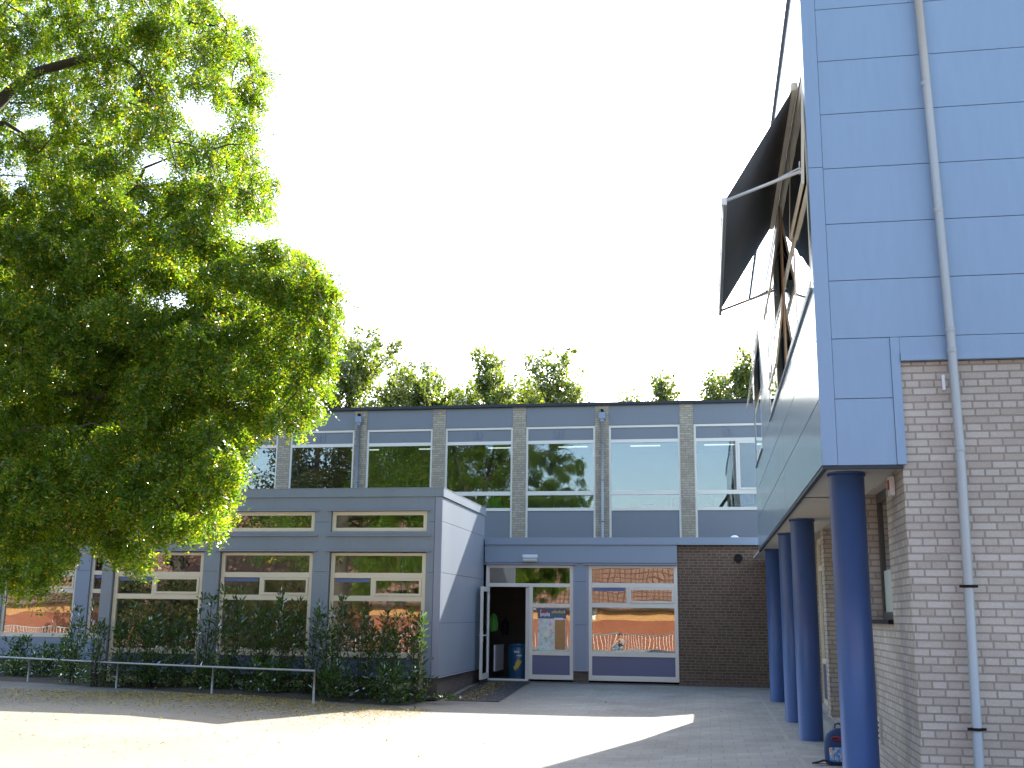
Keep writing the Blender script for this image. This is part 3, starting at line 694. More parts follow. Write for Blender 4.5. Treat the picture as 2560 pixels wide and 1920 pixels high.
# left (courtyard) face
op = [(10.33, 17.45, 4.68, 6.98), (20.15, 22.6, 4.62, 7.02)]
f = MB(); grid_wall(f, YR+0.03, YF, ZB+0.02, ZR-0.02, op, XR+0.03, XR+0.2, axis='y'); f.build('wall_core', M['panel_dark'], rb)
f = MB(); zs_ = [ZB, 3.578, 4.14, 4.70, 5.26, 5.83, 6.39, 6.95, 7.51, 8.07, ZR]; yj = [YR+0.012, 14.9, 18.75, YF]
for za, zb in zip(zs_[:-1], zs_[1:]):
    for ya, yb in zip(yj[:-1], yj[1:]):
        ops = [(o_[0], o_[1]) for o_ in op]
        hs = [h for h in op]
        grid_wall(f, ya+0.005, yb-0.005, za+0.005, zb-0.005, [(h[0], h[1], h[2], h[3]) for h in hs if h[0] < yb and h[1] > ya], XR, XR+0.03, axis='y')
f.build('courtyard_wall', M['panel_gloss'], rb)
# front face panels
f = MB(); f.box(XR+0.03, 12, YR+0.03, YR+0.2, 4.13, ZR); f.box(XR+0.03, 1.77, YR+0.03, YR+0.2, ZB+0.02, 4.13); f.build('wall_core', M['panel_dark'], rb)
f = MB(); sb, sh_ = 7.5124, 0.5616
zl = [sb-6*sh_-0.0] + [sb-i*sh_ for i in range(5, -1, -1)] + [8.07, ZR]
for za, zb in zip(zl[:-1], zl[1:]): f.box(1.197, 12, YR, YR+0.03, za+0.0035, zb-0.0035)
f.box(1.197, 1.708, YR, YR+0.03, ZB, 3.572); f.box(1.197, 1.708, YR, YR+0.03, 3.579, zl[0]-0.0035)
f.build('front_wall', M['panel_right'], rb)
f = MB(); f.box(XR, 1.193, YR-0.006, YR+0.03, ZB, 5.842); f.box(XR, 1.193, YR-0.006, YR+0.03, 5.848, ZR)
f.box(1.711, 1.790, YR-0.012, YR+0.03, ZB, zl[0]-0.004); f.box(1.793, 12, YR-0.008, YR+0.03, 3.99, zl[0]-0.004); f.box(1.793, 12, YR-0.03, YR+0.03, 3.915, 3.987)
f.build('corner_trim', M['panel_right'], rb)
f = MB(); f.box(XR-0.03, XR+0.3, YR-0.05, YF+0.05, ZR, ZR+0.05); f.box(XR+0.3, 12, YR-0.05, YR+0.3, ZR, ZR+0.06); f.build('roof_edge', M['pipe_blue'], rb)
MB().box(XR+0.2, 12, YR+0.2, YF, ZR-0.3, ZR-0.1).build('roof', M['roofing'], rb)
f = MB(); f.box(XR+0.2, 12, YF-0.15, YF, ZB+0.02, ZR); f.box(11.85, 12, YR+0.2, YF-0.15, 0, ZR); f.build('back_wall', M['panel_right'], rb)
f = MB(); f.box(XR+0.05, XW+0.6, YR+0.05, YG-0.1, ZB+0.022, ZB+0.06)
for yy in (YR+0.05, 12.9, 15.7, 18.5, 21.3): f.box(XR+0.045, XW+0.02, yy+0.004, yy+2.8-0.004 if yy < 21 else YF, ZB+0.004, ZB+0.022)
f.build('soffit', M['soffit'], rb)
f = MB(); f.box(XR+0.004, XR+0.045, YR+0.004, YF, ZB-0.035, ZB-0.002); f.box(XR+0.045, XW-0.0, YR+0.004, YR+0.05, ZB-0.035, ZB-0.002); f.build('bottom_edge', M['roof_edge'], rb)
# brick ground floor
YB = YR+0.04
f = MB(); f.box(XW, 12, YB, YB+0.25, -0.1, 3.912); f.build('brick_front', M['beige_brick'], rb)
so = [(11.18, 12.62, 1.60, 2.96), (15.9, 26.9, 0.18, 2.96)]
f = MB(); grid_wall(f, YB+0.25, YG+0.03, -0.1, ZB+0.02, so, XW, XW+0.25, axis='y')
for yy in (17.3, 20.2, 23.2): f.box(XW, XW+0.30, yy, yy+0.38, 0.18, ZB)
f.build('brick_side', M['beige_brick'], rb)
f = MB(); f.box(XW-0.05, XW+0.3, 11.18, 12.62, 1.56, 1.60); f.build('window_sill', M['black'], rb)
f = MB(); frame = f
f.box(XW+0.12, XW+0.18, 11.18, 11.26, 1.60, 2.96); f.box(XW+0.12, XW+0.18, 12.54, 12.62, 1.60, 2.96); f.box(XW+0.12, XW+0.18, 11.26, 12.54, 1.60, 1.68); f.box(XW+0.12, XW+0.18, 11.26, 12.54, 2.86, 2.96)
fr = f.build('window', M['dark_frame'], rb)
MB().box(XW+0.145, XW+0.155, 11.26, 12.54, 2.12, 2.86).build('pane', M['glass'], fr)
MB().box(XW+0.143, XW+0.157, 11.26, 12.54, 1.68, 2.12).build('frosted_pane', paint('frosted_glass', (0.42, 0.46, 0.42), 0.5, coat=0.3), fr)
# glazed screen deeper in
f = MB()
for a_, b_ in ((15.9, 17.3), (17.68, 20.2), (20.58, 23.2), (23.58, 26.9)):
    for (y0_, y1_, z0_, z1_) in ((a_, a_+0.07, 0.18, 2.96), (b_-0.07, b_, 0.18, 2.96), (a_+0.07, b_-0.07, 2.88, 2.96), (a_+0.07, b_-0.07, 2.42, 2.50), (a_+0.07, b_-0.07, 0.85, 0.93), (a_+0.07, b_-0.07, 0.18, 0.26)):
        f.box(XW+0.18, XW+0.24, y0_, y1_, z0_, z1_)
fr = f.build('glazed_screen', M['cream'], rb)
f = MB(); q = MB()
for a_, b_ in ((15.97, 17.23), (17.75, 20.13), (20.65, 23.13), (23.65, 26.83)):
    f.box(XW+0.205, XW+0.215, a_, b_, 2.50, 2.88); f.box(XW+0.205, XW+0.215, a_, b_, 0.93, 2.42); q.box(XW+0.20, XW+0.22, a_, b_, 0.26, 0.85)
f.build('pane', M['glass'], fr); q.build('panel', M['lowpanel'], fr)
f = MB().box(XW-0.14, XW+0.25, 15.5, 26.9, -0.05, 0.17); f.build('step', M['kerb'], rb)
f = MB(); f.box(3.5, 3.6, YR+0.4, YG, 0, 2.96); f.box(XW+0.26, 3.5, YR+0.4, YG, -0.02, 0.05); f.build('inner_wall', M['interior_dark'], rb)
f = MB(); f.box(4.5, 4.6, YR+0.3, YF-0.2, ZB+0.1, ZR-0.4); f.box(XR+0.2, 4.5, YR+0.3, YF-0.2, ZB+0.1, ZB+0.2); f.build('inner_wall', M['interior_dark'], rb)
# columns
for yc in (10.73, 15.80, 18.45, 22.75):
    c = MB(); c.tube([(1.335, yc, -0.02), (1.335, yc, ZB-0.03)], 0.163, 40)
    co = c.build('column', M['column'], rb)
    c = MB(); c.tube([(1.335, yc, ZB-0.03), (1.335, yc, ZB+0.0035)], 0.175, 40); c.build('collar', M['column'], co)
# first floor windows in the courtyard face
def strip_window(y0, y1, z0, z1, nb, opens, label):
    f = MB(); X = XR+0.006; d = 0.08; s = 0.055
    f.box(X, X+d, y0, y1, z0, z0+s); f.box(X, X+d, y0, y1, z1-s, z1)
    bw_ = (y1-y0-s)/nb
    for k_ in range(nb+1): f.box(X, X+d, y0+k_*bw_, y0+k_*bw_+s, z0+s, z1-s)
    zm = z0+(z1-z0)*0.46
    for k_ in range(nb): f.box(X, X+d, y0+k_*bw_+s, y0+(k_+1)*bw_, zm, zm+s)
    fr = f.build('window', M['sashm'], rb, bevel=0.004); fr['label'] = label
    pn = MB()
    for k_ in range(nb):
        ya, yb = y0+k_*bw_+s, y0+(k_+1)*bw_
        for lv, (za, zb) in enumerate(((z0+s, zm), (zm+s, z1-s))):
            ang = opens.get((k_, lv), 0)
            T = Matrix.Translation((X+0.01, 0, zb-0.004)) @ Matrix.Rotation(math.radians(ang), 4, 'Y')
            hh = zb-za-0.008; q = MB()
            q.box(-0.011, 0.016, ya+0.004, ya+0.06, -hh, 0, T); q.box(-0.011, 0.016, yb-0.06, yb-0.004, -hh, 0, T)
            q.box(-0.011, 0.016, ya+0.06, yb-0.06, -0.055, 0, T); q.box(-0.011, 0.016, ya+0.06, yb-0.06, -hh, -hh+0.055, T)
            so_ = q.build('sash', M['sashm'], fr)
            pn.box(-0.008, 0.0, ya+0.06, yb-0.06, -hh+0.055, -0.055, T)
            if ang:
                
                for yy in (ya+0.03, yb-0.03): MB().tube([T @ Vector((0, yy, -hh*0.8)), Vector((X+0.02, yy, zb-hh*0.45))], 0.006, 6).build('stay', M['band'], fr)
    pn.build('pane', M['glass_up'], fr)
    return fr
fr = strip_window(10.36, 17.42, 4.72, 6.95, 4, {(0, 1): 2.5, (2, 1): 9, (2, 0): 8}, 'row of beige windows with several sashes tilted open')
MB().box(XR-0.010, XR+0.012, 13.86, 13.92, 4.75, 6.9).build('timber_post', M['wood'], fr)
strip_window(20.2, 22.55, 4.66, 6.99, 1, {(0, 1): 9}, 'far window of the upper floor with its upper sash tilted open')
f = MB(); f.box(XR-0.025, XR-0.002, 10.30, 17.48, 4.665, 4.695); f.build('window_sill', M['pipe_blue'], rb)
MB().box(XR-0.025, XR-0.002, 20.1, 22.65, 4.61, 4.635).build('window_sill', M['pipe_blue'], rb)

# awning
aw = thing('awning', (XR, 12.8, 6.9), 'charcoal drop-arm awning folded out over the open upper windows', 'awning')
ya, yb = 10.75, 14.9; xb, zb0 = 0.27, 5.78
f = MB()
n = 1
for i in range(n):
    t0, t1 = i/n, (i+1)/n
    def P_(t, y_):
        sag = -0.015*math.sin(math.pi*t); return (XR-0.06+(xb-XR+0.06)*t, y_, 6.97+(zb0-6.97)*t+sag)
    f.quad(P_(t0, ya), P_(t1, ya), P_(t1, yb), P_(t0, yb), True)
fo = f.build('fabric', M['awning'], aw)
md = fo.modifiers.new('thickness', 'SOLIDIFY'); md.thickness = 0.004
f = MB(); f.box(XR-0.075, XR-0.004, ya-0.04, yb+0.04, 6.96, 7.05); f.build('cassette', M['sashm'], aw, bevel=0.02)
f = MB(); f.box(xb-0.028, xb+0.028, ya-0.05, yb+0.05, 5.735, 5.815); f.box(xb-0.02, xb-0.01, ya-0.03, yb+0.03, 5.60, 5.735); f.build('front_bar', M['metal_light'], aw, bevel=0.01)
for y_ in (ya, yb):
    f = MB(); f.tube([(xb, y_, 5.79), (XR-0.02, y_-0.03, 6.06)], 0.017, 10); f.tube([(XR-0.02, y_-0.03, 6.10), (0.70, y_, 5.945)], 0.010, 8)
    f.box(XR-0.03, XR-0.003, y_-0.06, y_+0.0, 5.98, 6.16); f.build('arm', M['metal_light'], aw)

# big drainpipe on the front
dp_ = thing('drainpipe', (2.2, YR-0.1, 0), 'tall galvanised drainpipe down the blue and brick front on the right', 'drainpipe')
xp = 2.19; yp = YR-0.085
f = MB(); f.tube([(xp-0.05, yp, ZR-0.02), (xp, yp, 6.0), (xp+0.035, yp, 4.12), (xp+0.045, yp, 3.1), (xp+0.03, yp, 1.9), (xp+0.0, yp, -0.05)], 0.040, 24); f.build('pipe', M['pipe'], dp_)
for z, xx in ((6.6, -0.02), (5.32, 0.01), (4.17, 0.034), (3.98, 0.036), (3.08, 0.045)):
    f = MB(); f.tube([(xp+xx, yp, z-0.025), (xp+xx, yp, z-0.02), (xp+xx, yp, z+0.02), (xp+xx, yp, z+0.025)], [0.040, 0.045, 0.045, 0.040], 24); f.build('socket', M['pipe'], dp_)
for z, xx in ((1.89, 0.03), (0.71, 0.012)):
    f = MB(); f.tube([(xp+xx, yp, z-0.012), (xp+xx, yp, z+0.012)], 0.048, 24); f.box(xp+xx-0.075, xp+xx+0.075, yp-0.008, yp+0.008, z-0.011, z+0.011); f.box(xp+xx-0.012, xp+xx+0.012, yp, YB-0.002, z-0.01, z+0.01); f.build('bracket', M['black'], dp_)
f = MB(); f.box(2.18-0.035, 2.20-0.03, YB-0.03, YB-0.002, 3.64, 3.78); tag(f.build('cable_box', M['white_plastic']), 'little white plastic box on the bricks behind the drainpipe', 'box')
# little things on the brick side wall
f = MB(); f.box(XW-0.03, XW-0.002, 12.3, 12.5, 0.34, 0.60)
vg = thing('air_grille', (XW, 12.4, 0.34), 'beige louvred air grille low on the brick wall behind the nearest column', 'grille')
f.build('plate', M['soffit'], vg)
f = MB()
for k_ in range(4): f.box(XW-0.034, XW-0.030, 12.32, 12.48, 0.38+k_*0.052, 0.402+k_*0.052)
f.build('slot', M['black'], vg)
al = thing('wall_sounder', (XW, 10.7, 2.8), 'small white box with a red face on the bricks under the soffit', 'alarm box')
MB().box(XW-0.05, XW-0.002, 10.62, 10.76, 2.74, 2.92).build('housing', M['white_plastic'], al, bevel=0.008)
MB().box(XW-0.054, XW-0.050, 10.65, 10.73, 2.80, 2.89).build('face', M['red'], al)
f = MB(); f.tube([(XW-0.06, 12.72, 1.45), (XW-0.09, 12.72, 1.2), (XW-0.12, 12.74, 0.95), (XW-0.10, 12.74, 0.62)], [0.05, 0.10, 0.13, 0.08], 14); f.ellipsoid((XW-0.08, 12.72, 1.42), (0.06, 0.09, 0.07), 12, 8)
tag(f.build('hanging_bag', M['black']), 'black cloth bag hanging on the brick wall right of the nearest column', 'bag')

# backpack leaning behind the nearest column
bp_ = thing('backpack', (1.42, 13.25, 0), "child's navy backpack with bright patterned pocket standing behind the nearest blue column", 'backpack')
f = MB()
T = Matrix.Translation((1.43, 13.28, 0.0)) @ Matrix.Rotation(math.radians(6), 4, 'Z') @ Matrix.Rotation(math.radians(-6), 4, 'X')
prof = [(0.0, 0.150), (0.04, 0.165), (0.14, 0.168), (0.25, 0.160), (0.32, 0.135), (0.365, 0.09), (0.385, 0.03)]
n = 22; base = len(f.v)
for z, hw in prof:
    dy = 0.085*(1-0.3*z/0.38)
    for k_ in range(n):
        t = 2*math.pi*k_/n; c_, s_ = math.cos(t), math.sin(t)
        f.v.append(tuple(T @ Vector((hw*math.copysign(abs(c_)**0.5, c_), dy*math.copysign(abs(s_)**0.6, s_), z+0.005))))
for i in range(len(prof)-1):
    for k_ in range(n):
        a_ = base+i*n; f.f.append((a_+k_, a_+(k_+1) % n, a_+n+(k_+1) % n, a_+n+k_)); f.sm.append(True)
f.f.append(tuple(base+(len(prof)-1)*n+k_ for k_ in range(n))); f.sm.append(True)
f.build('body', M['backpack'], bp_)
def pocket_mat():
    m, N, L, P = new_mat('pocket_print'); v = N.new('ShaderNodeTexNoise'); v.inputs['Scale'].default_value = 22; v.inputs['Detail'].default_value = 3
    L.new(coords(N, L), v.inputs['Vector']); r = N.new('ShaderNodeValToRGB'); cr = r.color_ramp
    cr.elements[0].position = 0.35; cr.elements[0].color = (0.02, 0.10, 0.42, 1); cr.elements[1].position = 0.72; cr.elements[1].color = (0.5, 0.06, 0.05, 1)
    e = cr.elements.new(0.52); e.color = (0.07, 0.28, 0.62, 1); e = cr.elements.new(0.62); e.color = (0.60, 0.52, 0.30, 1)
    L.new(v.outputs[0], r.inputs[0]); L.new(r.outputs[0], P.inputs['Base Color']); return m
f = MB(); f.box(-0.135, 0.135, -0.125, -0.07, 0.03, 0.185, T); f.build('pocket', pocket_mat(), bp_, bevel=0.02)
f = MB(); f.tube([T @ Vector((-0.10, -0.083, 0.285)), T @ Vector((-0.05, -0.084, 0.30)), T @ Vector((0.0, -0.083, 0.285)), T @ Vector((0.05, -0.084, 0.30)), T @ Vector((0.10, -0.083, 0.28))], 0.009, 6)
f.tube([T @ Vector((-0.08, -0.085, 0.262)), T @ Vector((0.08, -0.085, 0.26))], 0.009, 6); f.build('red_print', M['red'], bp_)
f = MB(); f.tube([T @ Vector((-0.04, 0, 0.37)), T @ Vector((-0.035, 0, 0.43)), T @ Vector((0.0, 0, 0.445)), T @ Vector((0.035, 0, 0.43)), T @ Vector((0.04, 0, 0.37))], 0.010, 8); f.build('handle', M['navy'], bp_)
f = MB()
for q in (-0.0,): f.box(-0.30, -0.12, -0.10, -0.06, 0.004, 0.012, T); f.tube([T @ Vector((-0.12, -0.08, 0.03)), T @ Vector((-0.2, -0.09, 0.045)), T @ Vector((-0.28, -0.09, 0.02)), T @ Vector((-0.33, -0.10, 0.012))], 0.012, 6)
f.build('strap', M['navy'], bp_)

# ------------------------------------------------------------------ low knee rail
kr = thing('knee_rail', (-10, 21, 0), 'low grey metal knee rail along the edge of the planting bed', 'railing')
posts = [(-20.9, 25.3), (-17.9, 24.1), (-15.06, 22.95), (-12.27, 21.83), (-9.75, 21.02), (-7.41, 20.43)]
for x, y in posts:
    f = MB(); f.tube([(x, y, -0.1), (x, y, 0.50)], 0.021, 12); f.build('post', M['metal'], kr)
f = MB(); f.tube([(x, y, 0.515) for x, y in posts] , 0.021, 12); f.build('rail', M['metal'], kr)

# ------------------------------------------------------------------ foliage helpers
def unit(v): return v/np.maximum(np.linalg.norm(v, axis=-1, keepdims=True), 1e-9)
def kites(base, d, side, L, W):
    """one leaf quad each: base point, direction, side vector, length, half width"""
    L = L[:, None]; W = W[:, None]
    p0 = base; p2 = base+d*L; m = base+d*L*0.45
    out = np.stack([p0, m+side*W, p2, m-side*W], axis=1)
    return out.reshape(-1, 3)
def sprays(rng, cen, rad, n_per, Lr=0.17, npair=6, ll=0.045, lw=0.0105, down=0.55):
    """compound leaves scattered through round clumps"""
    cen = np.asarray(cen); rad = np.asarray(rad)
    cnt = np.maximum(4, (n_per*(rad/0.24)**2).astype(int)); idx = np.repeat(np.arange(len(cen)), cnt)
    dirv = unit(rng.normal(size=(len(idx), 3))); rr = rng.uniform(0.25, 1.0, len(idx))**0.6
    stray = rng.random(len(idx)) < 0.10; rr[stray] *= rng.uniform(1.0, 1.45, stray.sum())
    p = cen[idx] + dirv*(rad[idx]*rr)[:, None]*np.array([1, 1, 0.85])
    d = unit(dirv*0.6 + rng.normal(size=dirv.shape)*0.5 + np.array([0, 0, -down]))
    s = unit(np.cross(d, unit(rng.normal(size=d.shape)+np.array([0, 0, 0.8]))))
    L = Lr*rng.uniform(0.6, 1.3, len(idx)); out = []
    for k in range(npair):
        t = (k+0.8)/npair
        q = p + d*(L*t)[:, None] + np.array([0, 0, -0.03])*t*t
        for sg in (1, -1):
            dd = unit(s*sg + d*0.45 + rng.normal(size=d.shape)*0.28)
            sd_ = unit(np.cross(dd, np.cross(d, s)) + rng.normal(size=d.shape)*0.5)
            out.append(kites(q, dd, sd_, ll*rng.uniform(0.7, 1.25, len(q)), lw*rng.uniform(0.8, 1.3, len(q))).reshape(-1, 4, 3))
    return np.concatenate(out).reshape(-1, 3)
def clump_leaves(rng, cen, rad, dens, L, W):
    cen = np.asarray(cen); rad = np.asarray(rad)
    cnt = np.maximum(6, (dens*rad**2).astype(int)); idx = np.repeat(np.arange(len(cen)), cnt)
    dirv = unit(rng.normal(size=(len(idx), 3))); rr = rng.uniform(0.1, 1.0, len(idx))**0.5
    stray = rng.random(len(idx)) < 0.12; rr[stray] *= rng.uniform(1.0, 1.5, stray.sum())
    p = cen[idx]+dirv*(rad[idx]*rr)[:, None]
    d = unit(rng.normal(size=dirv.shape)+dirv*0.6); s = unit(np.cross(d, rng.normal(size=d.shape)))
    return kites(p, d, s, L*rng.uniform(0.6, 1.3, len(idx)), W*rng.uniform(0.7, 1.3, len(idx)))

